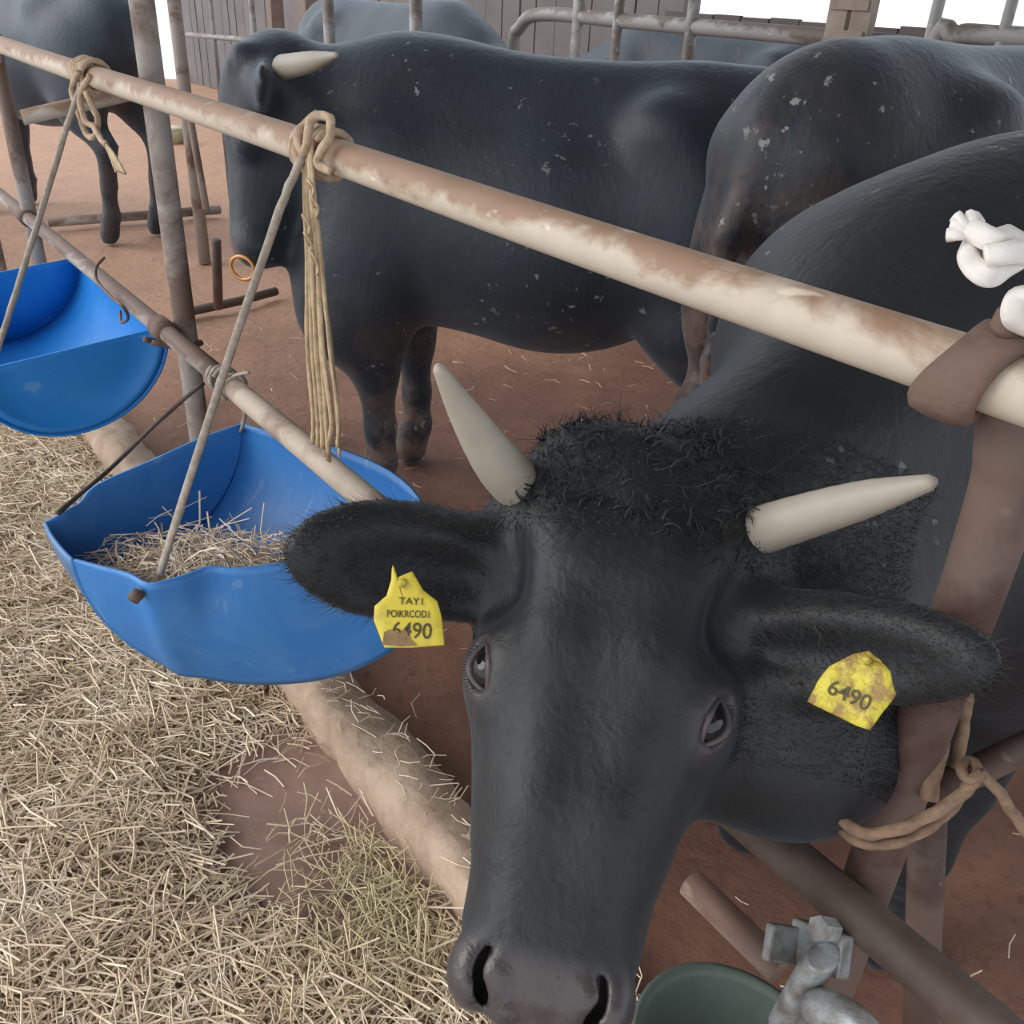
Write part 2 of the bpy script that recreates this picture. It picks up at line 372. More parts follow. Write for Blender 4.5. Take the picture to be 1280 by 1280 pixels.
class Sculpt:
    def __init__(s, xs, ys, zs):
        s.ax = [np.asarray(q, np.float32) for q in (xs, ys, zs)]
        s.D = np.full(tuple(len(q) for q in s.ax), 1e3, np.float32)
    def _sub(s, lo, hi, m):
        sl = []
        for q, a, b in zip(s.ax, lo, hi):
            i = max(0, np.searchsorted(q, a - m) - 1); j = min(len(q), np.searchsorted(q, b + m) + 1)
            if j <= i: return None, None
            sl.append(slice(i, j))
        G = np.meshgrid(*[q[t] for q, t in zip(s.ax, sl)], indexing='ij')
        return tuple(sl), np.stack(G, -1)
    def _op(s, sl, d, k, sub):
        if sub: s.D[sl] = -smin(-s.D[sl], d, k)
        else: s.D[sl] = smin(s.D[sl], d, k)
    def ell(s, c, r, R=None, k=.05, sub=False):
        c = np.array(c, np.float32); r = np.array(r, np.float32); m = max(k, .04) * 1.2
        R = np.eye(3) if R is None else np.array(R)       # columns = ellipsoid axes
        ext = np.sqrt((R * r[None, :]) ** 2 @ np.ones(3))
        sl, P = s._sub(c - ext, c + ext, m)
        if sl is None: return s
        q = ((P - c) @ R.astype(np.float32)) / r
        k0 = np.linalg.norm(q, axis=-1); k1 = np.linalg.norm(q / r, axis=-1)
        s._op(sl, k0 * (k0 - 1) / np.maximum(k1, 1e-6), k, sub); return s
    def cone(s, a, b, ra, rb, k=.05, sub=False, sc=None):
        a = np.array(a, np.float32); b = np.array(b, np.float32); m = max(k, .04) * 1.2
        R_ = max(ra, rb)
        sl, P = s._sub(np.minimum(a, b) - R_, np.maximum(a, b) + R_, m)
        if sl is None: return s
        ab = b - a; t = np.clip(((P - a) @ ab) / (ab @ ab), 0, 1)
        d = np.linalg.norm(P - a - t[..., None] * ab, axis=-1) - (ra + (rb - ra) * t)
        s._op(sl, d, k, sub); return s
    def path(s, pts, rs, k=.04):
        for i in range(len(pts) - 1): s.cone(pts[i], pts[i + 1], rs[i], rs[i + 1], k)
        return s
    def mesh(s, extra=None):
        D = s.D; xs, ys, zs = s.ax
        if extra is not None: D = D + extra
        nx, ny, nz = D.shape
        I = D < 0
        cnt = sum(I[i:nx - 1 + i, j:ny - 1 + j, k:nz - 1 + k].astype(np.int8) for i in (0, 1) for j in (0, 1) for k in (0, 1))
        act = (cnt > 0) & (cnt < 8); ci, cj, ck = np.nonzero(act)
        idx = -np.ones(act.shape, np.int32); idx[ci, cj, ck] = np.arange(len(ci))
        cor = [(i, j, k) for i in (0, 1) for j in (0, 1) for k in (0, 1)]
        val = {c: D[ci + c[0], cj + c[1], ck + c[2]] for c in cor}
        pos = {c: np.stack([xs[ci + c[0]], ys[cj + c[1]], zs[ck + c[2]]], -1) for c in cor}
        acc = np.zeros((len(ci), 3)); n = np.zeros(len(ci))
        for c in cor:
            for a in range(3):
                if c[a] == 0:
                    e = list(c); e[a] = 1; e = tuple(e); v0, v1 = val[c], val[e]
                    mk_ = (v0 < 0) != (v1 < 0); t = np.where(mk_, v0 / np.where(mk_, v0 - v1, 1), 0)
                    acc += np.where(mk_[:, None], pos[c] + t[:, None] * (pos[e] - pos[c]), 0); n += mk_
        V = acc / n[:, None]; F = []
        for a in range(3):
            b, c = (a + 1) % 3, (a + 2) % 3
            sl0 = [slice(None)] * 3; sl1 = [slice(None)] * 3
            for q in (b, c): sl0[q] = slice(1, -1); sl1[q] = slice(1, -1)
            sl0[a] = slice(0, -1); sl1[a] = slice(1, None)
            A = I[tuple(sl0)]; B = I[tuple(sl1)]; e = np.argwhere(A != B)
            flip = A[tuple(e.T)]
            off = np.zeros((4, 3), int); off[1][b] = 1; off[2][b] = 1; off[2][c] = 1; off[3][c] = 1
            q = [idx[tuple((e + o).T)] for o in off]
            Q = np.stack(q, -1); Q[~flip] = Q[~flip][:, ::-1]; F.append(Q)
        F = np.concatenate(F); F = F[(F >= 0).all(1)]
        # light smoothing
        for it in range(2):
            S_ = np.zeros_like(V); C_ = np.zeros(len(V))
            for i in range(4):
                for j in (1, 3):
                    np.add.at(S_, F[:, i], V[F[:, (i + j) % 4]]); np.add.at(C_, F[:, i], 1)
            V = V * .5 + S_ / np.maximum(C_, 1)[:, None] * .5
        return V, F

def setattr_f(o, name, arr):
    a = o.data.attributes.new(name, 'FLOAT', 'POINT'); a.data.foreach_set('value', np.asarray(arr, np.float32))

def cow_body(s, T, sc=1., lx=1., legs=True, tail=True, front=True):
    """standing trunk and legs; T maps cow-local points (x forward, z up, ground 0) to sculpt space"""
    R = T[1]
    def p(x, y, z): return T[0](np.array([x * lx, y, z]) * sc)
    def E(c, r, k=.12, ry=0.):
        Rl = np.array([[math.cos(ry), 0, math.sin(ry)], [0, 1, 0], [-math.sin(ry), 0, math.cos(ry)]])
        s.ell(p(*c), np.array((r[0] * lx, r[1], r[2])) * sc, R @ Rl, k)
    E((.32, 0, .90), (.40, .26, .34)); E((-.12, 0, .86), (.56, .315, .34)); E((-.58, 0, .97), (.34, .26, .28))
    E((.40, 0, 1.12), (.30, .12, .15)); s.cone(p(-.72, 0, 1.16), p(.42, 0, 1.17), .10 * sc, .10 * sc, .12)
    E((-.80, 0, 1.06), (.16, .17, .18), .1)
    for y in (-1, 1):
        E((-.50, y * .17, 1.14), (.10, .07, .07), .08); E((-.86, y * .09, 1.08), (.06, .05, .05), .06)
        E((.46, y * .19, .86), (.17, .09, .28), .09, -.15)
        if legs:
            E((-.66, y * .17, .80), (.20, .11, .27), .1, .15)
            s.path([p(-.62, y * .18, .68), p(-.80, y * .155, .50), p(-.76, y * .15, .30), p(-.745, y * .15, .15), p(-.70, y * .15, .045)],
                   [.10 * sc, .055 * sc, .042 * sc, .045 * sc, .056 * sc], .04)
            if front:
                s.path([p(.45, y * .17, .66), p(.47, y * .155, .42), p(.46, y * .15, .25), p(.46, y * .15, .14), p(.49, y * .15, .045)],
                       [.095 * sc, .060 * sc, .043 * sc, .045 * sc, .057 * sc], .04)
    E((.60, 0, .78), (.20, .15, .22), .1)
    if tail: s.path([p(-.93, 0, 1.12), p(-.985, 0, .95), p(-.97, 0, .7), p(-.96, 0, .52)], [.035 * sc, .024 * sc, .02 * sc, .028 * sc], .04)
    return p

def frame(loc, yaw):
    c, s_ = math.cos(yaw), math.sin(yaw); R = np.array([[c, -s_, 0], [s_, c, 0], [0, 0, 1.]]); L = np.array(loc, float)
    return (lambda q: L + R @ q), R

def unit(a): a = np.array(a, float); return a / np.linalg.norm(a)
def basis(fwd, up):
    f_ = unit(fwd); u_ = np.array(up, float); u_ = unit(u_ - f_ * (u_ @ f_)); return np.stack([f_, np.cross(u_, f_), u_], 1)

def simple_head(s, poll, muz, out, L=.5, ear_dir=None, k=.04, rest=True):
    """poll, muzzle tip, 'out' = direction the forehead faces; world coordinates"""
    B = basis(np.array(muz) - poll, out); u = np.linalg.norm(np.array(muz) - poll) / .5
    def q(x, y, z): return np.array(poll) + B @ (np.array([x, y, z]) * u)
    s.ell(q(.10, 0, -.09), np.array((.15, .115, .10)) * u, B, .05)
    s.cone(q(.12, 0, -.075), q(.40, 0, -.07), .095 * u, .062 * u, .05)
    s.cone(q(.12, 0, -.17), q(.38, 0, -.11), .075 * u, .045 * u, .05)
    s.ell(q(.44, 0, -.08), np.array((.055, .075, .065)) * u, B, .03)
    for y in (-1, 1):
        s.ell(q(.2, y * .095, -.05), np.array((.05, .03, .035)) * u, B, .03)
        s.cone(q(.05, y * .06, -.04), q(.03, y * .11, -.03), .045 * u, .03 * u, .04)
        e0, e1 = q(.09, y * .11, -.08), q(.12, y * .29, -.10)
        ed = unit(e1 - e0); Rb = basis(ed, B[:, 2])
        s.ell((e0 + e1) / 2, np.array((.115, .055, .02)) * u, Rb, .03); s.cone(e0, e0 + ed * .06, .035 * u, .03 * u, .03)
    return q, B, u

def horn_part(parent, pts, rs, label=None):
    mb = MB(); Q_ = catmull([(*p_, r_) for p_, r_ in zip(pts, rs)], 10); P, R_ = Q_[:, :3], Q_[:, 3]
    P = np.vstack([P, P[-1] + (P[-1] - P[-2]) / np.linalg.norm(P[-1] - P[-2]) * R_[-1] * .7]); R_ = np.append(R_, R_[-1] * .45)
    R_ = R_ * (1 + .008 * np.sin(np.arange(len(P)) * 2.1))
    mb.tube(P, R_, 20); o = mb.build('horn', M_HORN, parent)
    if label: o['label'] = label
    return o

def eye_part(parent, c, r, out, up, lid_mat=None):
    return None

M_COATFAR = coat_mat('black_coat_haze_blue', lin(38, 45, 54), spots=.8, mud=.9, sheen=.18).m  # far coats: haze painted in as a bluer, lighter base
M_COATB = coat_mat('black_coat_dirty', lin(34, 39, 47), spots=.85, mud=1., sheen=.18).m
M_COATD = coat_mat('black_coat_hazed', lin(40, 49, 60), mud=.4, sheen=.18).m  # distance haze put into the base colour of a black coat

def build_cow(name, label, loc, yaw, sc, mat, poll=None, muz=None, out=None, res=.02, mudf=None, group=None, neck_r=(.2, .13), lx=1., extra=None, muzzle=False):
    T = frame(loc, yaw); R = T[1]
    def P(x, y, z): return T[0](np.array([x * lx, y, z]) * sc)
    pts = [P(x, y, z) for x in (-1.1, .95) for y in (-.45, .45) for z in (-.02, 1.4)]
    if poll is not None: pts += [np.array(poll) + .3 * np.array(d_) for d_ in ((1, 1, 1), (-1, -1, -1))] + [np.array(muz) + .12, np.array(muz) - .12]
    pts = np.array(pts); lo = pts.min(0); hi = pts.max(0)
    s = Sculpt(*[np.arange(a, b, res) for a, b in zip(lo, hi)])
    cow_body(s, T, sc, lx)
    if poll is None: poll = P(1.1, 0, 1.05); muz = P(1.45, 0, .7); out = R @ np.array((.7, 0, .7))
    nb = P(.45, 0, 1.02)
    q, B, u = simple_head(s, poll, muz, out)
    s.cone(nb, q(.06, 0, -.13), neck_r[0] * sc, neck_r[1] * sc, .12)
    s.cone(P(.5, 0, .86), q(.12, 0, -.17), neck_r[0] * .8 * sc, .085 * sc, .12)
    if extra: extra(s)
    V, F = s.mesh()
    e = empty(name, (loc[0], loc[1], 0)); tag(e, label, 'cow', group)
    o = meshobj('body', V, F, mat); 
    local = (V - np.array(loc)) @ R / sc
    md = np.clip((.75 - local[:, 2]) * 1.8, 0, 1) if mudf is None else mudf(local)
    if muzzle: md = np.maximum(md, np.clip(1.6 - np.linalg.norm(V - np.array(muz), axis=1) / .075, 0, 1) * 1.5)
    setattr_f(o, 'mud', md)
    put(e, o)
    return e, q, B, u, P

# ---- cow A: broadside, ringed nose, head lowered towards the rail
pollA = at(296, 74, Y=1.10); muzA = at(280, 334, Y=.95)
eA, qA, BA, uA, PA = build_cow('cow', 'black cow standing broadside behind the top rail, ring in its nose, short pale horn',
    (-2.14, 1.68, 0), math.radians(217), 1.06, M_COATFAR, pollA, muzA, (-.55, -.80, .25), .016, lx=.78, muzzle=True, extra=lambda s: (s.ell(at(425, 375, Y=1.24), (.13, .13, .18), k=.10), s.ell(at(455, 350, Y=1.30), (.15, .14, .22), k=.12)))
horn_part(eA, [at(355, 84, Y=1.10), at(390, 77, Y=1.06), at(420, 69, Y=1.02)], [.030, .022, .006])
horn_part(eA, [qA(.03, .07, -.04), qA(.01, .09, -.02), qA(.0, .10, .0)], [.02, .012, .004])
mb = MB(); cr = at(303, 335, Y=.965); mb.tube([cr + np.array((.032 * math.cos(t), .02 * math.cos(t), .032 * math.sin(t))) for t in np.linspace(0, 2 * math.pi, 24, endpoint=False)], .005, 8, closed=True)
tag(mb.build('nose_ring', simple('brass_ring', lin(225, 160, 95), .35, .3, .1), eA), 'small brass coloured ring')
for sgn in (-1, 1):
    mb = MB(); c_ = qA(.2, sgn * .112, -.045)
    mb.tube([c_ - BA[:, 1] * .02 * sgn, c_ - BA[:, 1] * .005 * sgn, c_ + BA[:, 1] * .008 * sgn], [.022, .02, .006], 12, 3); mb.build('eye', simple('dark_eye', (.01, .01, .012), .1), eA)
# ---- cow B: standing away from the rail, mud on the haunch
eB, *_ = build_cow('cow', 'black cow seen from behind its haunch, caked mud and pale specks on the rump', (-1.27, 2.66, 0), math.radians(90), 1.13, M_COATB,
    mudf=lambda l: np.clip((-.5 - l[:, 0]) * 2.5, 0, 1) * np.clip((1.15 - l[:, 2]) * 3, .15, 1), res=.02)
# ---- far cows
build_cow('cow', 'dark cow at the top left corner, seen end on behind the rail', (-6.9, 1.45, 0), math.radians(200), 1.15, M_COATD, res=.03)
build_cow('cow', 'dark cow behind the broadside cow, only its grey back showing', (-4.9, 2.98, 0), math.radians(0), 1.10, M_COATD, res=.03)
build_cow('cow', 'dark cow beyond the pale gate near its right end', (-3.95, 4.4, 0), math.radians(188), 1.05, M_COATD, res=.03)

# ------------------------------------------------------------------ the near cow (detailed head)
poll = at(806, 548, D=.855); muz = at(668, 1262, D=.69)
vA = unit(muz - poll); uA_ = at(915, 900, D=.745) - at(605, 835, D=.775); uA_ = unit(uA_ - vA * (uA_ @ vA)); wA = np.cross(vA, uA_)
camp = np.array([0, 0, CAM_H])
if wA @ (camp - poll) < 0: wA = -wA
HB = np.stack([uA_, vA, wA], 1)                    # head basis: u right, v down the nose, w out of the face
def H(u, v, w_): return poll + HB @ np.array([u, v, w_])
def toH(p): return (np.array(p) - poll) @ HB
def var_axis(a, b, f0, f1, fine, coarse):
    q = [f0]
    while q[-1] < f1: q.append(q[-1] + fine)
    st = fine; up = [q[-1]]
    while up[-1] < b: st = min(coarse, st * 1.12); up.append(up[-1] + st)
    st = fine; dn = [q[0]]
    while dn[-1] > a: st = min(coarse, st * 1.12); dn.append(dn[-1] - st)
    return np.array(dn[:0:-1] + q + up[1:])
CT = frame((-.56, 1.74, 0), math.radians(-90)); CS = 1.05
RH = HB.T
TT = ((lambda q: toH(CT[0](q))), RH @ CT[1])
ext = np.array([toH(CT[0](np.array([x, y, z]) * CS)) for x in (-1.1, .9) for y in (-.42, .42) for z in (-.02, 1.35)])
lo = np.minimum(ext.min(0), [-.35, -.1, -.3]); hi = np.maximum(ext.max(0), [.35, .52, .1])
FINE = .0042
s = Sculpt(var_axis(lo[0], hi[0], -.32, .34, FINE, .03), var_axis(lo[1], hi[1], -.06, .53, FINE, .03), var_axis(lo[2], hi[2], -.20, .04, FINE, .03))
print('grid', s.D.shape)
cow_body(s, TT, CS)
def cp(x, y, z): return TT[0](np.array([x, y, z]) * CS)
I3 = np.eye(3)
def g(v): return v if v < .1 else v + (v - .1) * .13          # long face
# neck and throat
s.cone(cp(.42, 0, 1.08), (0.03, .05, -.16), .19, .11, .1); s.cone(cp(.50, 0, .85), (.02, .17, -.20), .17, .085, .1)
s.cone(toH(at(985, 905, D=.92)), cp(.55, 0, .85), .082, .15, .12); s.cone((.03, .20, -.20), toH(at(985, 905, D=.92)), .07, .082, .12)
s.ell(toH(at(1065, 432, Y=1.15)), (.165, .165, .165), k=.2)
# skull
s.ell((0, .105, -.105), (.122, .13, .098), k=.05)
s.ell((-.005, .035, -.075), (.098, .05, .062), k=.05)
s.ell((-.035, .0, -.06), (.060, .028, .042), k=.04)
for q in (-1, 1):
    s.cone((q * .05, .055, -.07), (q * .106, .058, -.076), .040, .031, .035)
    s.cone((q * .052, .10, -.042), (q * .046, .20, -.026), .040, .026, .035)       # frontal edge
    s.cone((q * .046, .20, -.026), (q * .030, g(.31), -.032), .026, .020, .03)
    s.cone((q * .030, g(.31), -.032), (q * .030, g(.40), -.052), .020, .028, .03)
    s.cone((q * .066, .19, -.115), (q * .040, g(.36), -.100), .050, .036, .04)   # cheek
    s.cone((q * .078, .17, -.165), (q * .034, g(.36), -.135), .056, .036, .05)   # jaw
    s.cone((q * .088, g(.245), -.085), (q * .062, g(.33), -.085), .020, .012, .03)  # cheek bone
    s.ell((q * .094, g(.212), -.060), (.030, .042, .032), k=.03)                  # orbit
    s.cone((q * .078, g(.175), -.040), (q * .098, g(.212), -.038), .017, .012, .02)  # brow
    s.cone((q * .070, g(.22), -.047), (q * .050, g(.34), -.058), .022, .02, .04)
s.cone((0, .14, -.075), (0, g(.36), -.072), .075, .046, .05)
s.ell((0, g(.405), -.085), (.072, .052, .060), k=.035)
s.ell((0, g(.432), -.066), (.056, .030, .044), k=.02)
s.ell((0, g(.415), -.140), (.052, .042, .034), k=.02)
EYE = []
NOS = [(abs(toH(at(x_, y_, D=.70))[0]), toH(at(x_, y_, D=.70))[1], r_) for x_, y_, r_ in ((606, 1192, .005), (599, 1208, .008), (597, 1226, .0105), (604, 1244, .0105), (618, 1258, .009), (636, 1268, .006))]
print('nos', NOS)
for q in (-1, 1):
    s.ell((q * .050, g(.428), -.045), (.027, .032, .026), k=.012)                # wing of the nose
    a_ = q * -.45; Rn = np.array([[math.cos(a_), -math.sin(a_), 0], [math.sin(a_), math.cos(a_), 0], [0, 0, 1.]])
    for (a_, b_, rr_) in NOS: s.ell((q * a_, b_, -.046), (rr_ * 1.1, rr_ * 1.1, .024), k=.008, sub=True)
    s.cone((q * .034, g(.425), -.026), (q * .024, g(.452), -.040), .009, .010, .010)
    ne = unit((q * .66, -.02, .75)); ce = np.array((q * .088, g(.217 if q < 0 else .222), -.053)) + ne * .017
    Be = basis((-q * .25, 1, .1), ne)                                            # long axis, across, outward
    s.ell(ce + ne * .014, (.025, .0150, .018), Be, k=.006, sub=True)
    EYE.append((q, ce, ne, Be))
    s.ell((q * .104, .150, -.030), (.016, .028, .016), k=.03, sub=True)       # hollow above the eye
s.cone((-.06, g(.445), -.118), (.06, g(.445), -.118), .006, .006, .008, sub=True)       # mouth line
# curls on the forehead
for i in range(40):
    a = rng.uniform(0, 6.28); r_ = rng.uniform(0, 1) ** .7
    c_ = np.array((-.01 + .085 * r_ * math.cos(a), .040 + .045 * r_ * math.sin(a), -.008 - .040 * r_ * r_))
    d_ = np.array((math.cos(a + 1.3), math.sin(a + 1.3), 0)) * .014
    s.cone(c_ - d_, c_ + d_, .0065, .004, .010)
# ears
def ear(base, tip, droop, width, face, sgn):
    b, t = np.array(base), np.array(tip); c_ = (b * .42 + t * .58); Rb = basis(t - b, face)
    L = np.linalg.norm(t - b)
    s.cone(b, b * .55 + t * .45, .040, .040, .04)
    s.ell(c_, (L * .50, width, .026), Rb, .03)
    s.ell(c_ + Rb @ np.array((.0, .010 * sgn, .029)), (L * .30, width * .45, .020), Rb, .03, sub=True)
earL_b = np.array((-.105, .115, -.115)); earR_b = np.array((.105, .140, -.115))
earL_t = toH(at(382, 690, D=.80)); earR_t = toH(at(1220, 826, D=.70))
print('ears', earL_t, earR_t)
ear(earL_b, earL_t, 0, .056, (.0, .35, 1), -1); ear(earR_b, earR_t, 0, .045, (.0, .30, 1), 1)
V, F = s.mesh()
print('near cow faces', len(F))
Vw = poll + V @ HB.T
# coat of the near cow with bare grey skin on muzzle and eyelids
m = coat_mat('black_coat_near', lin(27, 28, 31), spots=.6, mud=.0, sheen=.10, speck_attr='specks')
src = m.b.inputs['Base Color'].links[0].from_socket
c = m.mix(m.attr('skin'), src, m.mix(m.noise(40, 4), lin(84, 74, 72), lin(60, 54, 55)))
m.color(c); rr = m.math('SUBTRACT', .54, m.math('MULTIPLY', m.attr('skin'), .28)); m.L.new(rr, m.b.inputs['Roughness'])
M_NEAR = m.m
eC = empty('cow', (-.56, 1.7, 0)); tag(eC, 'black horned cow with yellow ear tags pushing its head out between the rails', 'cow')
body = meshobj('body', Vw, F, M_NEAR)
sk = np.zeros(len(V))
pad = np.clip((V[:, 1] - .440) / .02, 0, 1) * np.clip((.085 - np.abs(V[:, 0])) / .02, 0, 1) * (V[:, 2] > -.3)
sk = np.maximum(sk, pad * .9)
for q in (-1, 1):
    ce = EYE[0 if q < 0 else 1][1]; dd = np.linalg.norm((V - ce) / (.028, .034, .028), axis=1); sk = np.maximum(sk, np.clip(1.4 - dd, 0, 1) * .75)
setattr_f(body, 'skin', sk); setattr_f(body, 'specks', np.clip((-.16 - V[:, 2]) * 12, 0, 1) + (V[:, 0] > .17) * .7); setattr_f(body, 'mud', np.zeros(len(V)))
put(eC, body)
# eyes
m = Mat('eye'); m.color((.012, .010, .012)).set(Roughness=.06); M_EYE = m.m
def sphere(c, r, n=16, R=None):
    V_ = []; F_ = []
    for i in range(n + 1):
        th = math.pi * i / n
        for j in range(2 * n):
            ph = math.pi * j / n; p_ = np.array((math.sin(th) * math.cos(ph), math.sin(th) * math.sin(ph), math.cos(th))) * r
            V_.append(np.array(c) + (p_ if R is None else R @ p_))
    for i in range(n):
        for j in range(2 * n):
            a = i * 2 * n + j; b = i * 2 * n + (j + 1) % (2 * n); F_.append((a, a + 2 * n, b + 2 * n, b))
    return V_, F_
M_LID = simple('eyelid_skin', lin(84, 75, 76), .5, 0, .25, 60, .3, bd=.001)
M_HAIR = simple('black_hair', lin(32, 32, 34), .6, 0, .3, 30, 0)
def LS(q, Be): return 1 if Be[0, 1] * q > 0 else -1
for q, ce, ne, Be in EYE:
    e_ = MB().add(*sphere(poll + HB @ (ce - ne * .0060), .0200)).build('eye', M_EYE, eC)
    lash = MB()
    for t_ in np.linspace(-.8, .8, 16):
        b0 = ce + Be @ np.array((t_ * .0235, -q * .0 + .0125 * (1 - t_ * t_) * LS(q, Be), .0105 - .009 * t_ * t_)); d0 = Be @ np.array((t_ * .5, LS(q, Be) * .8, .7)); lash.tube([poll + HB @ b0, poll + HB @ (b0 + d0 * .007), poll + HB @ (b0 + d0 * .011 - Be[:, 2] * .002)], [.0006, .0004, .0002], 4)
    for sg in (-1, 1):
        ring = [poll + HB @ (ce + Be @ np.array((t_ * .0235, sg * .0125 * (1 - t_ * t_), .0105 - .009 * t_ * t_))) for t_ in np.linspace(-1, 1, 9)]
        mb = MB(); mb.tube(ring, [.0022, .0042, .0022], 8, 3); lid = mb.build('eyelid', M_LID, eC)
        if sg == LS(q, Be): sub(lid, lash.build('eyelash', M_HAIR))
# horns
h = toH(at(640, 588, D=.815)); print('hornL', h, toH(at(545, 460, D=.80)), 'R', toH(at(1005, 650, D=.775)), toH(at(1165, 605, D=.735)))
b_, e_ = H(-.093, .055, -.075), at(549, 461, D=.79); bw_ = HB @ np.array((-.006, .004, -.004))
horn_part(eC, [b_, b_ * .65 + e_ * .35 + bw_, b_ * .3 + e_ * .7 + bw_ * .7, e_], [.0265, .0235, .0155, .0060], 'pale ivory left horn pointing up')
b_, e_ = H(.098, .055, -.075), at(1163, 603, D=.74); bw_ = HB @ np.array((.002, -.003, .0))
horn_part(eC, [b_, b_ * .65 + e_ * .35 + bw_, b_ * .3 + e_ * .7 + bw_, e_], [.0245, .0215, .0165, .0070], 'pale ivory right horn pointing sideways')

# short hair fringe on ears, crown and muzzle
def hairs(V_, F_, sel, n, ln, wd, flow, seed, name, mat, parent, curl=.3):
    r = np.random.default_rng(seed); fi = np.nonzero(sel)[0]
    tri = V_[F_[fi]]; nr = np.cross(tri[:, 2] - tri[:, 0], tri[:, 3] - tri[:, 1]); ar = np.linalg.norm(nr, axis=1); nr /= np.maximum(ar, 1e-9)[:, None]
    k = r.choice(len(fi), n, p=ar / ar.sum()); a, b = r.random((n, 1)), r.random((n, 1))
    T4 = tri[k]; P0 = (T4[:, 0] * (1 - a) + T4[:, 1] * a) * (1 - b) + (T4[:, 3] * (1 - a) + T4[:, 2] * a) * b
    nn = nr[k]; fl = flow(P0) ; fl = fl - nn * np.sum(fl * nn, 1)[:, None]; fl /= np.maximum(np.linalg.norm(fl, axis=1), 1e-6)[:, None]
    fl = fl + r.normal(size=fl.shape) * curl; L = ln * r.uniform(.6, 1.2, (n, 1))
    sd = np.cross(nn, fl); sd /= np.maximum(np.linalg.norm(sd, axis=1), 1e-6)[:, None]
    P0 = P0 - nn * .001
    P1 = P0 + (nn * .5 + fl * .55) * L * .5; P2 = P0 + (nn * .55 + fl * 1.1) * L
    W = sd * wd
    Vv = np.stack([P0 - W, P0 + W, P1 + W * .7, P1 - W * .7, P2], 1).reshape(-1, 3)
    b0 = np.arange(n) * 5
    Ff = [(i, i + 1, i + 2, i + 3) for i in b0.tolist()] + [(i + 3, i + 2, i + 4) for i in b0.tolist()]
    o = meshobj(name, Vv, Ff, mat); o['kind'] = 'stuff'; put(parent, o); return o
FC = V[F].mean(1)
M_HAIRB = simple('brown_black_hair', lin(40, 37, 37), .6, 0, .3, 30, 0)
infr = (np.abs(FC[:, 0]) < .34) & (FC[:, 1] > -.08) & (FC[:, 2] > -.22)
earsel = infr & (np.abs(FC[:, 0]) > .125) & (FC[:, 1] < .26) & (FC[:, 2] > -.165)
fl_ear = lambda P0: ((P0 - poll) @ HB)[:, :1] * HB[:, 0][None, :] * 5 + HB[:, 1][None, :] * .25
hairs(Vw, F, earsel, 26000, .016, .0004, fl_ear, 1, 'ear_hair', M_HAIRB, eC, .5)
crown = infr & (np.abs(FC[:, 0]) < .125) & (FC[:, 1] < .10)
hairs(Vw, F, crown, 9000, .020, .0006, lambda P0: HB[:, 1][None, :] + 1.2 * np.sin(((P0 - poll) @ HB)[:, :1] * 60) * HB[:, 0][None, :] + 0 * P0, 2, 'crown_hair', M_HAIR, eC, .8)
mb = MB()
cv = np.nonzero((np.abs(V[:, 0]) < .10) & (V[:, 1] > -.05) & (V[:, 1] < .085) & (V[:, 2] > -.09))[0]
for i in rng.choice(cv, 260):
    c_ = Vw[i]; a2 = rng.uniform(0, 6.28); q1 = HB @ np.array((math.cos(a2), math.sin(a2), rng.uniform(-.3, .3))); q2 = HB @ np.array((-math.sin(a2) * .8, math.cos(a2) * .8, .5)); rr_ = rng.uniform(.005, .013)
    n_t = rng.uniform(1.2, 2.4); mb.tube([c_ + q1 * rr_ * (math.cos(t_) - 1) + q2 * rr_ * math.sin(t_) for t_ in np.linspace(0, n_t, 6)], [.0013, .0011, .0003], 4, 1)
tag(mb.build('forelock', M_HAIR, eC), kind='stuff')

# ------------------------------------------------------------------ ear tags (worn by the cow: its own things)
M_TAG = Mat('yellow_tag'); M_TAG.color(M_TAG.mix(M_TAG.ramp(M_TAG.noise(55, 5), [(.5, BW[0]), (.7, BW[1])]), lin(214, 192, 62), lin(188, 166, 66))).set(Roughness=.45).bump(M_TAG.noise(90, 3), .2, .001); M_TAG = M_TAG.m
M_TAGD = Mat('dirty_yellow_tag'); M_TAGD.color(M_TAGD.mix(M_TAGD.ramp(M_TAGD.noise(70, 5), [(.45, BW[0]), (.6, BW[1])]), lin(205, 190, 60), lin(150, 120, 60))).set(Roughness=.45).bump(M_TAGD.noise(120, 4), .8, .004); M_TAGD = M_TAGD.m
M_PRINT = simple('dark_print', lin(78, 66, 30), .6, 0, .2, 50, 0)
M_DIRT = simple('dried_dirt', lin(150, 122, 84), .9, 0, .3, 120, .5, bd=.001)
def plane_pts(pix, org, nrm):
    out = []
    for (x, y) in pix:
        v = at(x, y, D=1) - camp; t = ((org - camp) @ nrm) / (v @ nrm); out.append(camp + v * t)
    return np.array(out)
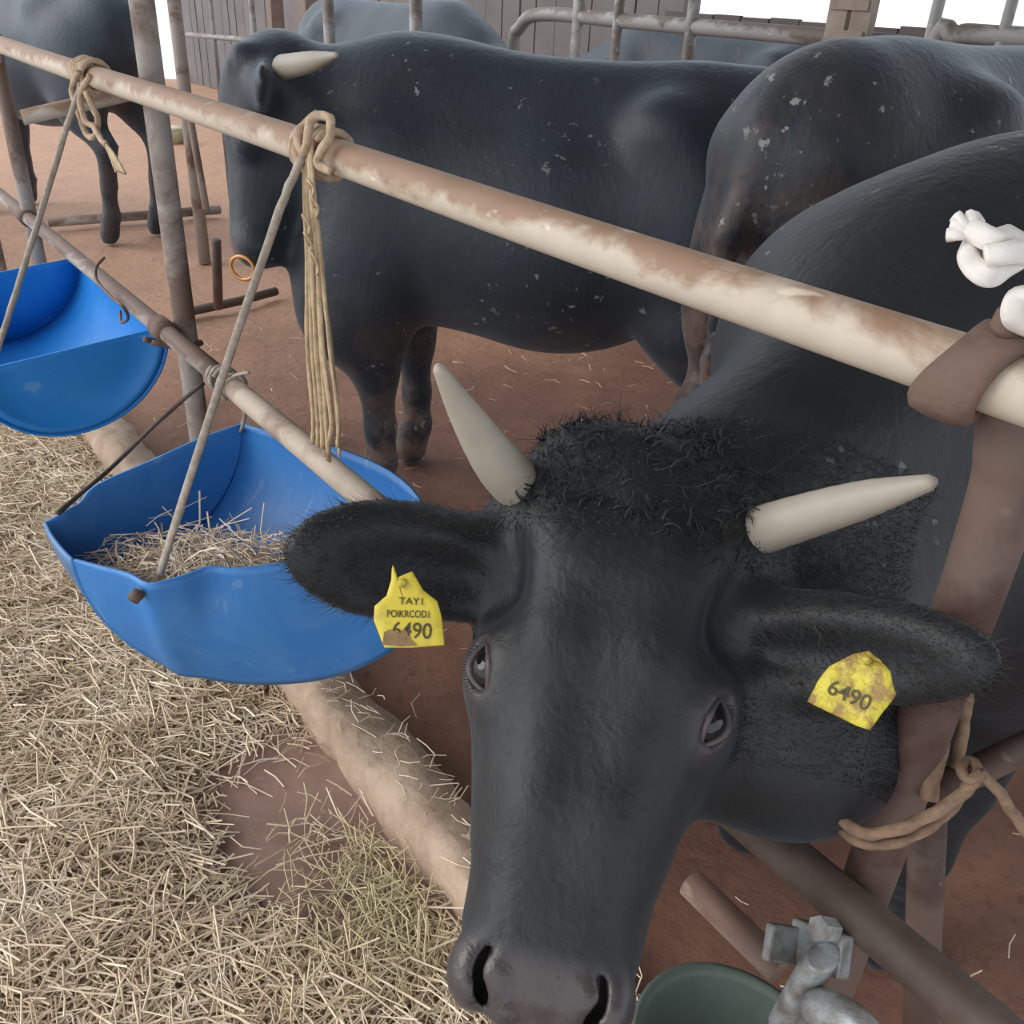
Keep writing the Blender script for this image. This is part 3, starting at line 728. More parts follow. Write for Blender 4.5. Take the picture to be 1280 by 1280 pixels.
def eartag(pix, D, nrm, mat, label, lines, crumple=0, hole=None):
    org = at(*np.mean(pix, 0), D=D); P = plane_pts(pix, org, nrm); n = len(P)
    c0 = P.mean(0)
    e = empty('ear_tag', P[0]); tag(e, label, 'ear tag')
    #                                  # dense outline fan with inner rings so that it can bend
    O = []
    for i in range(n):
        for t in np.linspace(0, 1, 5, endpoint=False): O.append(P[i] * (1 - t) + P[(i + 1) % n] * t)
    O = np.array(O); rings = [c0 + (O - c0) * q for q in (1, .97, .75, .5, .25)]
    V_ = []; F_ = []; m_ = len(O)
    for q, rg in enumerate(rings):
        for p_ in rg:
            dlt = crumple * (math.sin(p_[0] * 210 + 1) * .6 + math.sin(p_[2] * 260 + p_[1] * 170) * .5)
            V_.append(p_ + nrm * (dlt + (.0 if q else -.001)))
    V_.append(c0 + nrm * 0); back = len(V_)
    for q in range(4):
        for i in range(m_): F_.append((q * m_ + i, q * m_ + (i + 1) % m_, (q + 1) * m_ + (i + 1) % m_, (q + 1) * m_ + i))
    for i in range(m_): F_.append((4 * m_ + i, 4 * m_ + (i + 1) % m_, len(V_) - 1))
    o = meshobj('tag_plate', V_, F_, mat); sm = o.modifiers.new('thick', 'SOLIDIFY'); sm.thickness = .0016; sm.offset = 0; put(e, o); plate = o
    for (txt, x, y, size, sx_, ang) in lines:
        cu = bpy.data.curves.new('print', 'FONT'); cu.body = txt; cu.size = size; cu.align_x = 'CENTER'; cu.align_y = 'CENTER'; cu.extrude = .00015; cu.offset = size * .006
        to = bpy.data.objects.new('print', cu); COL.objects.link(to)
        dg = bpy.context.evaluated_depsgraph_get(); me = bpy.data.meshes.new_from_object(to.evaluated_get(dg)); bpy.data.objects.remove(to)
        pc = plane_pts([(x, y)], org, nrm)[0]; px_ = plane_pts([(x + 20 * math.cos(ang), y + 20 * math.sin(ang))], org, nrm)[0]
        ex = unit(px_ - pc); ey = np.cross(nrm, ex)
        A = np.zeros((len(me.vertices), 3)); me.vertices.foreach_get('co', A.ravel()); 
        co = np.array([v_.co[:] for v_ in me.vertices])
        co = pc + co[:, :1] * sx_ * ex + co[:, 1:2] * ey + (co[:, 2:3] + .0013 + crumple * .6) * nrm
        o = meshobj('printed_text', co, [tuple(p_.vertices) for p_ in me.polygons], M_PRINT, smooth=False); sub(plate, o)
    return e, org
nL = unit(camp - at(512, 765, D=.74) + np.array((.0, -.05, .05)))
tL, oL = eartag([(491, 707), (496, 723), (515, 715), (528, 738), (546, 752), (551, 770), (555, 806), (514, 809), (481, 809), (468, 775), (469, 758), (484, 745), (490, 725)],
    .735, nL, M_TAG, 'flat yellow ear tag with dark numbers hanging from the left ear',
    [('TAY1', 515, 752, .008, 1.1, .03), ('POIKRCOD1', 511, 768, .008, .78, .02), ('6490', 515, 789, .0175, .92, .05)])
# dried dirt smear on the tag's lower edge
dp = plane_pts([(478, 806), (480, 790), (488, 787), (500, 791), (506, 786), (514, 800), (522, 807), (500, 808)], oL + nL * .0016, nL)
o = meshobj('dirt_smear', dp, [tuple(range(len(dp)))], M_DIRT, smooth=False); put(tL, o)
sp = plane_pts([(503, 729)], oL, nL)[0]; mb = MB(); mb.tube([sp, sp + nL * .004], .0038, 12); mb.build('stud', M_TAGD, tL)
nR = unit(camp - at(1068, 865, D=.68) + np.array((-.15, -.2, .1)))
tR, oR = eartag([(1068, 818), (1085, 814), (1100, 826), (1112, 840), (1115, 856), (1119, 868), (1100, 893), (1086, 912), (1070, 906), (1010, 877), (1022, 853), (1036, 834)],
    .665, nR, M_TAGD, 'crumpled dirty yellow ear tag hanging from the right ear', [('6490', 1062, 870, .016, 1., .42)], .0012)
sp = plane_pts([(1084, 826)], oR, nR)[0]; mb = MB(); mb.tube([sp, sp + nR * .005], .0038, 12); mb.build('stud', M_TAGD, tR)

# ------------------------------------------------------------------ blue troughs (halves of plastic drums)
def hull(rim, centre_xy, depth, n_r=14, power=.55, zbias=0, dent=None):
    R0 = catmull(rim, 6, True); V_ = []; m_ = len(R0); c0 = np.array([*centre_xy, R0[:, 2].mean()])
    for i in range(n_r):
        a = i / (n_r - 1) * math.pi / 2
        k_ = math.cos(a) ** power; dz = math.sin(a) ** 1.1
        for p_ in R0:
            q = c0 + (p_ - c0) * max(k_, .02); z = p_[2] * (1 - dz) + (c0[2] - depth) * dz
            V_.append((q[0], q[1], z))
    F_ = [(i * m_ + j, i * m_ + (j + 1) % m_, (i + 1) * m_ + (j + 1) % m_, (i + 1) * m_ + j) for i in range(n_r - 1) for j in range(m_)]
    F_.append(tuple((n_r - 1) * m_ + j for j in range(m_)))
    return np.array(V_), F_
rim1 = [at(58, 652, Z=.60), at(72, 680, Z=.595), at(93, 699, Z=.60), at(140, 713, Z=.605), at(196, 722, Z=.605), at(250, 716, Z=.605), at(375, 703, Z=.61), at(470, 700, Z=.61), at(550, 692, Z=.60),
        at(562, 655, Z=.62), at(500, 606, Z=.63), at(435, 570, Z=.64), at(370, 545, Z=.64), at(300, 530, Z=.635), at(250, 548, Z=.63), at(190, 575, Z=.62), at(120, 606, Z=.61), at(104, 625, Z=.605), at(80, 640, Z=.605)]
camp0 = np.array([0, 0, CAM_H])
tr1 = empty('feed_trough', (-1.3, .5, .3)); tag(tr1, 'near blue plastic half drum trough with hay inside, dented rim, hung by ropes', 'trough')
Lp = catmull([at(58, 652, Z=.60), at(66, 668, Z=.598), at(80, 686, Z=.598), at(93, 699, Z=.60)], 5)
Rp = catmull([at(300, 530, Z=.64), at(435, 566, Z=.645), at(512, 610, Z=.63), at(552, 692, Z=.605)], 5)
ns = len(Lp); nt = 40; V_ = []; F_ = []
def sec(L, R_, dep, t_, k=.62):
    c_ = (L + R_) / 2; h_ = (R_ - L) / 2; cx = -math.cos(t_); sx_ = math.sin(t_)
    cx = math.copysign(abs(cx) ** .9, cx)
    return c_ + h_ * cx + np.array((0, 0, -dep * sx_))
for i in range(ns):
    f_ = i / (ns - 1)
    for j in range(nt + 1): V_.append(sec(Lp[i], Rp[i], .20 + .09 * f_ ** .7, math.pi * j / nt))
for i in range(ns - 1):
    for j in range(nt): a = i * (nt + 1) + j; F_.append((a, a + nt + 1, a + nt + 2, a + 1))
o = meshobj('shell', V_, F_, M_BLUE); o.data.materials.append(M_BLUEIN)
sm = o.modifiers.new('thick', 'SOLIDIFY'); sm.thickness = .006; sm.offset = -1; sm.material_offset = 1; put(tr1, o)
def disc(L, R_, dep, topline, outn, bulge, dents, name):
    T_ = catmull(topline, 8); m_ = 60; arc = np.array([sec(L, R_, dep, math.pi * j / m_) for j in range(m_ + 1)])
    hx = np.array([(p_ - L) @ (R_ - L) / ((R_ - L) @ (R_ - L)) for p_ in arc]); tx = np.array([(p_ - L) @ (R_ - L) / ((R_ - L) @ (R_ - L)) for p_ in T_])
    top_ = np.stack([np.interp(hx, tx, T_[:, a_]) for a_ in range(3)], 1); nv = 18; V_ = []; F_ = []
    for k_ in range(nv + 1):
        v_ = k_ / nv
        for j in range(m_ + 1):
            p_ = top_[j] * (1 - v_) + arc[j] * v_
            off = top_[j] - (L + (R_ - L) * hx[j]); offh = np.array((off[0], off[1], 0)) * 0
            b_ = bulge * math.sin(math.pi * min(1, v_ * 1.0)) * math.sin(math.pi * hx[j])
            for (hx_, v0, rx, rv, amp_) in dents: b_ += amp_ * math.exp(-((hx[j] - hx_) / rx) ** 2 - ((v_ - v0) / rv) ** 2)
            V_.append(p_ + outn * b_)
    for k_ in range(nv):
        for j in range(m_): a = k_ * (m_ + 1) + j; F_.append((a, a + 1, a + m_ + 2, a + m_ + 1))
    o = meshobj(name, V_, F_, M_BLUE); sm = o.modifiers.new('thick', 'SOLIDIFY'); sm.thickness = .006; sm.offset = 0; put(tr1, o); return o
on = unit(np.cross(Rp[-1] - Lp[-1], (0, 0, 1.))); on = on if on @ (camp0 - Lp[-1]) > 0 else -on
disc(Lp[-1], Rp[-1], .29, [Lp[-1], at(140, 711, Z=.603), at(196, 722, Z=.605), at(250, 716, Z=.606), at(375, 702, Z=.61), at(470, 698, Z=.61), Rp[-1]], on, .02,
     [(.23, .3, .04, .9, .022), (.37, .12, .045, .22, -.022), (.30, .25, .03, .3, .010), (.75, .5, .15, .3, -.012)], 'end_disc')
disc(Lp[0], Rp[0], .20, [Lp[0], at(80, 640, Z=.605), at(104, 622, Z=.60), at(120, 606, Z=.615), at(190, 575, Z=.625), at(250, 548, Z=.635), Rp[0]], -on, .01, [(.2, .2, .06, .5, -.02)], 'end_disc')
mb = MB(); a = at(178, 741, Z=.575); a = a + unit(camp0 - a) * .012; mb.tube([a + np.array((.01, -.01, 0)), a, a - np.array((.01, -.01, 0))], .007, 10); mb.tube([a + np.array((.004, -.006, .006)), a - np.array((-.012, .02, .0))], .011, 12); mb.build('bolt', M_RUST, tr1)
# far trough: half cylinder with flat end disc
tr2 = empty('feed_trough', (-2.9, .5, .4)); tag(tr2, 'far bright blue half drum trough with a flat round end, at the left picture edge', 'trough')
x0, x1, yc, zr, Rr = -2.50, -3.34, .50, .625, .245
V_ = []; F_ = []; n_ = 28
for i, x in enumerate(np.linspace(x0, x1, 12)):
    for j in range(n_ + 1):
        t = math.pi * j / n_; bul = 1 + (.02 if i == 0 else 0)
        tilt = -.03 * (0 if j else 1)
        V_.append((x, yc - Rr * bul * math.cos(t), zr + .02 * math.cos(t) * -1 - Rr * .92 * bul * math.sin(t)))
for i in range(11):
    for j in range(n_): a = i * (n_ + 1) + j; F_.append((a, a + 1, a + n_ + 2, a + n_ + 1))
o = meshobj('shell', V_, F_, M_BLUE2); o.data.materials.append(M_BLUE2IN); sm = o.modifiers.new('t', 'SOLIDIFY'); sm.thickness = .006; sm.material_offset = 1; put(tr2, o)
for x, lab in ((x0, None), (x1, None)):
    Vd = [(x + (.012 if x == x0 else -.012), yc, zr - .09)]; rg = [1, .93, .9, .6, .3]
    Fd = []
    for k_, q in enumerate(rg):
        for j in range(n_ + 1):
            t = math.pi * j / n_
            Vd.append((x + (.0 if q == 1 else (.004 if q == .93 else -.006) * (1 if x == x0 else -1)), yc - Rr * q * math.cos(t), (zr - .02 * math.cos(t) * q) - Rr * .92 * q * math.sin(t)))
    for k_ in range(4):
        for j in range(n_): a = 1 + k_ * (n_ + 1) + j; Fd.append((a, a + 1, a + n_ + 2, a + n_ + 1))
    Fd.append(tuple([1 + 4 * (n_ + 1) + j for j in range(n_ + 1)]))
    o = meshobj('end_disc', Vd[0:1] + Vd[1:], Fd, M_BLUE2); sm = o.modifiers.new('t', 'SOLIDIFY'); sm.thickness = .006; put(tr2, o)

# ------------------------------------------------------------------ ropes, twine, cords
def rope(name, pts, r, mat, label=None, parent=None, cat='rope', sub=6, closed=False):
    mb = MB(); P = catmull(pts, sub, closed); 
    mb.tube(P, r, 9, 1, twist=1.1 / max(r, .001), amp=.16, closed=closed)
    o = mb.build(name, mat, parent)
    if parent is None: tag(o, label, cat)
    elif label: o['label'] = label
    return o
def coil(x, turns, r, pitch, y=RY, z=1.277, ph=0, n=14):
    return [(x + pitch * t / (2 * math.pi), y + r * math.cos(t + ph), z + r * math.sin(t + ph)) for t in np.linspace(0, 2 * math.pi * turns, int(n * turns))]
# rope carrying the near trough
xk = at(400, 175, Y=.65)[0]
r1 = empty('rope', (xk, RY, 1.28)); tag(r1, 'beige rope looped round the top rail, its line running down to the near trough', 'rope')
rope('wrap', coil(xk - .035, 2.2, .031, .013, ph=.4), .0065, M_ROPE, parent=r1, sub=3)
rope('wrap', coil(xk + .012, 2.1, .032, .014, ph=1.8), .0062, M_ROPE, parent=r1, sub=3)
kk = at(384, 178, Y=.61)
rope('knot', [kk + np.array(q) for q in ((-.02, .03, .035), (-.026, .0, .01), (-.004, -.006, -.014), (.012, -.004, .008), (.004, .006, .03), (.03, .02, .036), (.05, .01, .015), (.035, -.004, -.02), (.06, .006, -.03))], .0062, M_ROPE, parent=r1)
rope('line', [at(378, 195, Y=.605), at(350, 262, Y=.57), at(295, 420, Y=.50), at(245, 575, Y=.42), at(200, 716, Y=.345)], .0062, M_ROPE2, parent=r1)
# hanging bundle of twine
r2 = empty('twine_bundle', (xk, .62, 1.2)); tag(r2, 'frayed bundle of straw coloured twine hanging from the rail to the near trough', 'twine')
for i in range(12):
    a = rng.uniform(-1, 1); b = rng.uniform(-1, 1)
    x_off = [0, .35, .7, 1.]
    pp = [at(386 + 4 * a, 176, Y=.612), at(388 + 7 * a, 250, Y=.61 + .006 * b), at(394 + 10 * a, 330 + 10 * b, Y=.615 + .008 * b), at(402 + 15 * a + 4 * b, 430, Y=.61 + .01 * b), at(409 + 18 * a, 520, Y=.61 + .008 * b), at(411 + 17 * a + 5 * b, 565 + 14 * b, Y=.61 + .01 * b)]
    rope('strand', pp, rng.uniform(.0024, .0042), M_TWINE, parent=r2, sub=5)
for i in range(5):
    c_ = at(388 + 6 * math.sin(i * 2), 235 + i * 24, Y=.60); rope('strand', [c_, c_ + np.array((.006, -.006, .012)) * (1 + .3 * i % 2), c_ + np.array((.014, -.002, .002)), c_ + np.array((.004, 0, -.014))], .0022, M_TWINE, parent=r2)
# rope carrying the far trough
xk2 = at(115, 90, Y=.65)[0]
r3 = empty('rope', (xk2, RY, 1.28)); tag(r3, 'grey beige rope with loose loops and frayed end, running down to the far trough', 'rope')
rope('wrap', coil(xk2 - .06, 2.6, .032, .017, ph=.9), .007, M_ROPE, parent=r3, sub=3)
rope('wrap', coil(xk2 + .0, 2.2, .033, .014, ph=2.2), .0065, M_ROPE, parent=r3, sub=3)
rope('loop', [at(x, y, Y=Yv) for x, y, Yv in ((98, 90, .61), (90, 112, .60), (98, 140, .60), (108, 168, .60), (118, 170, .605), (122, 150, .61), (112, 125, .60), (104, 105, .60))], .0068, M_ROPE, parent=r3)
rope('loop', [at(x, y, Y=Yv) for x, y, Yv in ((112, 95, .60), (100, 120, .59), (106, 150, .59), (117, 158, .60), (125, 172, .60), (133, 182, .6))], .0065, M_ROPE, parent=r3)
for i in range(9):
    a = rng.uniform(-1, 1); rope('frayed_end', [at(130, 178, Y=.60), at(138 + 4 * a, 192, Y=.6), at(148 + 9 * a, 214 + 3 * abs(a), Y=.6)], rng.uniform(.0026, .0036), M_TWINE, parent=r3)
rope('line', [at(102, 105, Y=.60), at(80, 170, Y=.56), at(45, 285, Y=.46), at(20, 365, Y=.38), at(-4, 440, Y=.30)], .0068, M_ROPE2, parent=r3)
# wrap of rope on the lower rail behind the line, with wire hooks to the near trough
xw = at(285, 478, Y=.65)[0]
wr = empty('wire_hook', (xw, RY, .745)); tag(wr, 'loops of wire round the lower rail joint, hooked to the near trough back rim', 'wire')
rope('wire_loop', coil(xw + .01, 1.3, .030, .02, z=.745, ph=2.), .0032, M_ROPE2, parent=wr, sub=3)
rope('wire_loop', coil(xw - .05, 2.1, .027, .016, z=.745, ph=2.), .0045, M_ROPE2, parent=wr, sub=3)
rope('hook', [at(298, 490, Y=.65), at(306, 515, Y=.66), at(300, 540, Y=.67), at(285, 546, Y=.67), at(265, 548, Y=.67), at(245, 560, Y=.66)], .004, M_ROPE2, parent=wr)
rope('hook', [at(292, 470, Y=.62), at(302, 467, Y=.61), at(311, 466, Y=.61)], .0032, M_ROPE2, parent=wr)
rope('brown_cord', [at(255, 478, Y=.62), at(200, 525, Y=.52), at(135, 588, Y=.40), at(72, 641, Z=.61)], .0045, M_CORD, 'thin dark brown cord from the lower rail to the near trough left corner', cat='cord')
# wire hook on the far trough
rope('wire_hook', [at(x, y, Y=Yv) for x, y, Yv in ((130, 322, .645), (120, 335, .61), (122, 352, .60), (140, 372, .61), (155, 385, .62), (160, 398, .64), (152, 403, .66), (150, 388, .67))], .004, M_WIRE, 'bent wire hook hanging from the lower rail into the far trough', cat='wire')
# white rope
r4 = empty('white_rope', (-.2, .62, 1.36)); tag(r4, 'thick white knotted cotton rope above the strap at the right picture edge', 'rope')
def wr_(pts, D): return [at(x, y, D=D + dd) for x, y, dd in pts]
rope('knot', wr_([(1206, 286, .0), (1222, 292, -.005), (1240, 300, -.01), (1262, 297, .0), (1276, 315, .008), (1258, 335, .0), (1232, 345, -.008), (1213, 330, -.002), (1215, 308, .006), (1236, 300, .012)], .60), .0075, M_WHITE, parent=r4)
rope('knot', wr_([(1232, 322, -.014), (1252, 318, -.016), (1275, 315, -.01), (1298, 325, .0), (1305, 350, .0), (1290, 368, -.006), (1270, 372, -.004), (1266, 392, .0), (1285, 410, .01)], .60), .0075, M_WHITE, parent=r4)
for (x, y) in ((1183, 294), (1192, 279), (1196, 270), (1215, 268), (1222, 274)): rope('frayed_end', wr_([(1212, 290, 0), ((1212 + x) / 2, (290 + y) / 2 + 1, -.003), (x, y, 0)], .60), .0045, M_WHITE, parent=r4)
# ropes round the near post, lower right
r5 = empty('rope', (-.26, .7, .87)); tag(r5, 'brown rope tied round the near post under the cow, knot hanging at the right', 'rope')
def q_(pts): return [at(x, y, D=D) for x, y, D in pts]
rope('loop', q_([(1040, 1010, .86), (1060, 1032, .83), (1090, 1042, .81), (1130, 1034, .80), (1170, 1015, .80), (1205, 990, .80), (1222, 965, .80)]), .0055, M_ROPEB, parent=r5)
rope('loop', q_([(1038, 1022, .87), (1065, 1048, .84), (1100, 1056, .82), (1140, 1046, .81), (1180, 1020, .81), (1215, 978, .81)]), .005, M_ROPEB, parent=r5)
rope('knot', q_([(1205, 985, .80), (1218, 978, .79), (1222, 960, .80), (1210, 952, .81), (1203, 962, .80), (1212, 975, .79), (1228, 968, .79)]), .005, M_ROPEB, parent=r5)
rope('line', q_([(1224, 966, .79), (1245, 985, .79), (1265, 1015, .80), (1290, 1050, .81)]), .005, M_ROPEB, parent=r5)
rope('line', q_([(1160, 1000, .84), (1170, 950, .84), (1182, 900, .83), (1188, 860, .83)]), .008, M_ROPEB, parent=r5)
rope('line', q_([(1195, 960, .86), (1203, 910, .86), (1207, 880, .85), (1210, 860, .84)]), .006, M_ROPEB, parent=r5)
pipe_thing('side_pipe', [at(1175, 985, D=1.0), at(1300, 925, D=1.05)], .017, M_PIPED, 'short brown pipe leading off to the right picture edge behind the near post', 'pipe')
pipe_thing('lower_side_pipe', [at(1160, 1010, D=1.1), at(1150, 1290, D=1.25)], .022, M_PIPED, 'brown upright pipe stub behind the lower rail at lower right', 'pipe')

# ------------------------------------------------------------------ drinking bowl and its supply pipe
pipe_thing('supply_pipe', [at(863, 1103, Y=.60), at(975, 1212, Y=.60)], .0165, pipe_mat('pinkish_pipe', lin(158, 134, 120), lin(134, 104, 92), .5), 'short rusty water pipe with a broken end beside the muzzle', 'pipe')
bw = empty('drinking_bowl', at(930, 1330, Y=.53)); tag(bw, 'green grey drinking bowl with a galvanised valve at the bottom edge', 'drinking bowl')
cb = at(925, 1330, Y=.53); nb_ = 40; prof = [(.0, -.085), (.05, -.083), (.085, -.06), (.104, -.01), (.110, .0), (.116, .0), (.114, -.012), (.09, -.075), (.05, -.095), (0, -.097)]
V_ = []; F_ = []
for (r_, z_) in prof:
    for j in range(nb_): t = 2 * math.pi * j / nb_; V_.append(cb + np.array((r_ * math.cos(t), r_ * math.sin(t) * .85, z_)))
for i in range(len(prof) - 1):
    for j in range(nb_): a = i * nb_ + j; b = i * nb_ + (j + 1) % nb_; F_.append((a, b, b + nb_, a + nb_))
put(bw, meshobj('bowl', V_, F_, M_BOWL))
vx = lambda x, y, Yv: at(x, y, Y=Yv)
mb = MB(); mb.tube([vx(985, 1275, .57), vx(1010, 1225, .575), vx(1030, 1195, .58)], [.026, .024, .022], 14, 4, flat=.6); bevel(mb.build('valve_body', M_GALV, bw))
mb = MB()
Rb = basis(at(1045, 1180, Y=.6) - at(990, 1160, Y=.6), (.5, -.5, .7))
mb.box(vx(982, 1180, .59), (.010, .035, .055), Rb); mb.box(vx(1025, 1185, .61), (.06, .04, .02), Rb); bevel(mb.build('bracket', M_GALV, bw, False), .003)
mb = MB(); c_ = vx(1032, 1162, .60); mb.tube([c_ - Rb[:, 2] * .01, c_ + Rb[:, 2] * .012], .012, 6); mb.build('nut', M_GALV, bw, False)
mb = MB(); mb.tube([vx(1020, 1260, .56), vx(1060, 1275, .56), vx(1090, 1300, .56)], [.02, .018, .016], 12, 3); mb.build('lever', M_GALV, bw)

# ------------------------------------------------------------------ gates at the back
def gate(name, label, pts_frame, bars, r=.033, y=3.4, z0=.2, mid=()):
    e = empty(name, (pts_frame[0][0], y, 0)); tag(e, label, 'gate')
    mb = MB(); mb.tube(pts_frame, r, 12, 5); mb.build('frame_pipe', M_GATE, e)
    for x, z1, rr in bars:
        mb = MB(); mb.pipe((x, y - .01, z0), (x, y - .01, z1), rr, 12); mb.build('bar', M_GATE, e)
    for z in mid:
        mb = MB(); mb.pipe((pts_frame[0][0], y, z), (pts_frame[-1][0], y, z), r * .8, 12); mb.build('bar', M_GATE, e)
    return e
gx = lambda px, py=20: at(px, py, Y=3.4)[0]
gz = 1.385
g1 = gate('pipe_gate', 'pale curved pipe gate standing behind the broadside cow', [(gx(640, 90), 3.4, .1), (gx(640, 70), 3.4, gz - .25), (gx(650, 40), 3.4, gz - .07), (gx(680), 3.4, gz), (gx(800), 3.4, gz), (gx(1100), 3.4, gz), (gx(1132), 3.4, gz - .02), (gx(1142), 3.4, gz - .12), (gx(1142), 3.4, .1)],
    [(gx(725), 1.75, .03), (gx(775), 1.75, .025), (gx(868), 1.6, .028)], mid=(.9, .5))
wp = empty('wooden_post', (gx(1080), 3.36, 0)); tag(wp, 'pale flat slotted post strapped to the right end of the pipe gate', 'post')
M_WOOD = simple('pale_weathered_wood', lin(168, 152, 140), .85, 0, .3, 9, .3)
for px in (1064, 1094): 
    mb = MB(); mb.box((gx(px), 3.33, .9), (.085, .04, 1.8)); bevel(mb.build('plank', M_WOOD, wp, False))
for z in (1.31, 1.40, 1.5):
    mb = MB(); mb.box((gx(1079), 3.325, z), (.16, .05, .035)); bevel(mb.build('cleat', M_WOOD, wp, False))
gx2 = lambda px: at(px, 45, Y=4.5)[0]; gz2 = at(1240, 44, Y=4.5)[2]
g2 = gate('pipe_gate', 'second pipe gate at the top right corner with thin uprights', [(gx2(1165), 4.5, .1), (gx2(1168), 4.5, gz2 - .10), (gx2(1195), 4.5, gz2 - .01), (gx2(1240), 4.5, gz2), (gx2(1400), 4.5, gz2)], [(gx2(1165), 2.2, .028), (gx2(1255), 2.2, .025), (gx2(1330), 2.2, .025)], .042, 4.5)
# partition of thin rods behind the broadside cow's head
g3 = empty('rod_partition', (-6, 2.5, 0)); tag(g3, 'thin rod partition with a flat crossbar above the broadside cow', 'partition')
mb = MB(); mb.pipe(at(232, 43, Y=2.5), at(420, 60, Y=2.5), .016, 10); mb.build('crossbar', M_GATE, g3)
for px, r_ in ((268, .014), (318, .018), (412, .03), (520, .03)):
    a = at(px, 48, Y=2.5); mb = MB(); mb.pipe((a[0], 2.5, 0), (a[0], 2.5, 2.2), r_, 10); mb.build('rod', M_GATE, g3)
for px, wd in ((345, .10), (386, .16)):
    a = at(px, 30, Y=3.9); e = empty('timber_post', (a[0], 3.9, 0)); tag(e, 'brown timber post %s above the broadside cow' % ('left one, narrow,' if px == 345 else 'right one, wide,'), 'post')
    mb = MB(); mb.box((a[0], 3.9, 1.3), (wd, .12, 2.6)); bevel(mb.build('timber', simple('brown_timber', lin(128, 112, 102), .85), e, False))
for px, Yv, r_, lab in ((222, 1.9, .035, 'grey brown upright pole left of the broadside cow'),):
    a = at(px, 40, Y=Yv); mb = MB(); mb.pipe((a[0], Yv, 0), (a[0], Yv, 2.6), r_, 14, 2); tag(mb.build('upright_pole', M_GATE if px == 147 else M_PIPE2, ), lab, 'post')
# low side rails and bars in the far left pen
sr = empty('side_rail', at(28, 147, Y=.69)); tag(sr, 'pale slanting side rail behind the rope at the left', 'rail')
mb = MB(); mb.pipe(at(28, 147, Y=.69), at(183, 112, Y=1.1), .024, 16, 2); mb.build('rail_pipe', M_PIPE, sr)
a = at(184, 112, Y=1.1); mb = MB(); mb.pipe((a[0], a[1], 0), (a[0], a[1], a[2] + .03), .02, 12); mb.build('upright', M_PIPE2, sr)
pipe_thing('floor_bar', [at(60, 278, Z=.05), at(275, 262, Z=.05)], .03, M_PIPE2, 'low bar lying across the far end of the pen floor', 'bar')
pipe_thing('floor_bar', [at(225, 392, Z=.04), at(300, 376, Z=.04), at(345, 364, Z=.04)], .022, M_CORD, 'dark low bar on the soil beneath the ringed nose', 'bar')
pipe_thing('thin_upright', [at(238, 150, Y=1.9), at(258, 262, Y=1.9)], .02, M_PIPE2, 'thin upright rod beside the lowered cow head', 'post')
pipe_thing('short_upright', [at(270, 300, Y=1.5), at(273, 385, Y=1.5)], .022, M_PIPED, 'short dark upright under the lowered cow head', 'post')
# feed tub seen far off between the posts
mb = MB(); c_ = at(214, 160, Z=.13); mb.tube([c_ - np.array((0, 0, .14)), c_, c_ + np.array((0, 0, .01))], [.10, .13, .12], 16, 2); ft = mb.build('feed_tub', simple('pale_tub', lin(190, 190, 165), .7)); tag(ft, 'small pale tub far off right of the grey post', 'tub')

# ------------------------------------------------------------------ straw
M_STRAW = Mat('straw'); oi = M_STRAW.noise(7, 3, .6); c = M_STRAW.ramp(oi, [(.3, lin(200, 178, 150)), (.5, lin(222, 202, 174)), (.7, lin(238, 222, 200))])
M_STRAW.color(c).set(Roughness=.7); M_STRAW = M_STRAW.m
M_HAYG = simple('greenish_hay', lin(214, 198, 158), .75, 0, .25, 30, 0)
M_CHAFF = Mat('chaff'); n = M_CHAFF.noise(34, 6, .7); c = M_CHAFF.ramp(n, [(.3, lin(166, 142, 118)), (.5, lin(200, 176, 150)), (.7, lin(222, 202, 178))]); M_CHAFF.color(c).set(Roughness=.9).bump(M_CHAFF.noise(60, 6, .7), .9, .02); M_CHAFF = M_CHAFF.m
def hstraw(x, y):
    """thickness of the straw layer above the alley floor (negative = bare)"""
    h = .035 + .022 * vnoise(x, y, 5, 11) * 1.6 + .014 * vnoise(x, y, 14, 12)
    bare = np.exp(-(((x + 1.27) / .36) ** 2 + ((y - .49 - .1 * (x + 1.3)) / .18) ** 2) ** 1.6)
    h = h - .085 * bare - .03 * np.clip((y - .5) / .15, 0, 1) + .03 * np.clip((.2 - y) * 2, 0, 1)
    return h
ly = empty('straw_litter', (-2, 0, 0)); tag(ly, 'thick layer of loose pale straw covering the feeding alley floor', 'straw', kind='stuff')
nx, ny = 260, 110; xs = np.linspace(-5.5, .2, nx); ys = np.linspace(-1.6, .632, ny); GX, GY = np.meshgrid(xs, ys, indexing='ij')
Hh = hstraw(GX, GY) + .004 * rng.normal(size=GX.shape); V_ = np.stack([GX, GY, Hh - .012], -1).reshape(-1, 3); I_ = np.arange(nx * ny).reshape(nx, ny)
F_ = np.stack([I_[:-1, :-1], I_[1:, :-1], I_[1:, 1:], I_[:-1, 1:]], -1).reshape(-1, 4)
o = meshobj('chaff_layer', V_, F_, M_CHAFF); tag(o, kind='stuff'); put(ly, o)
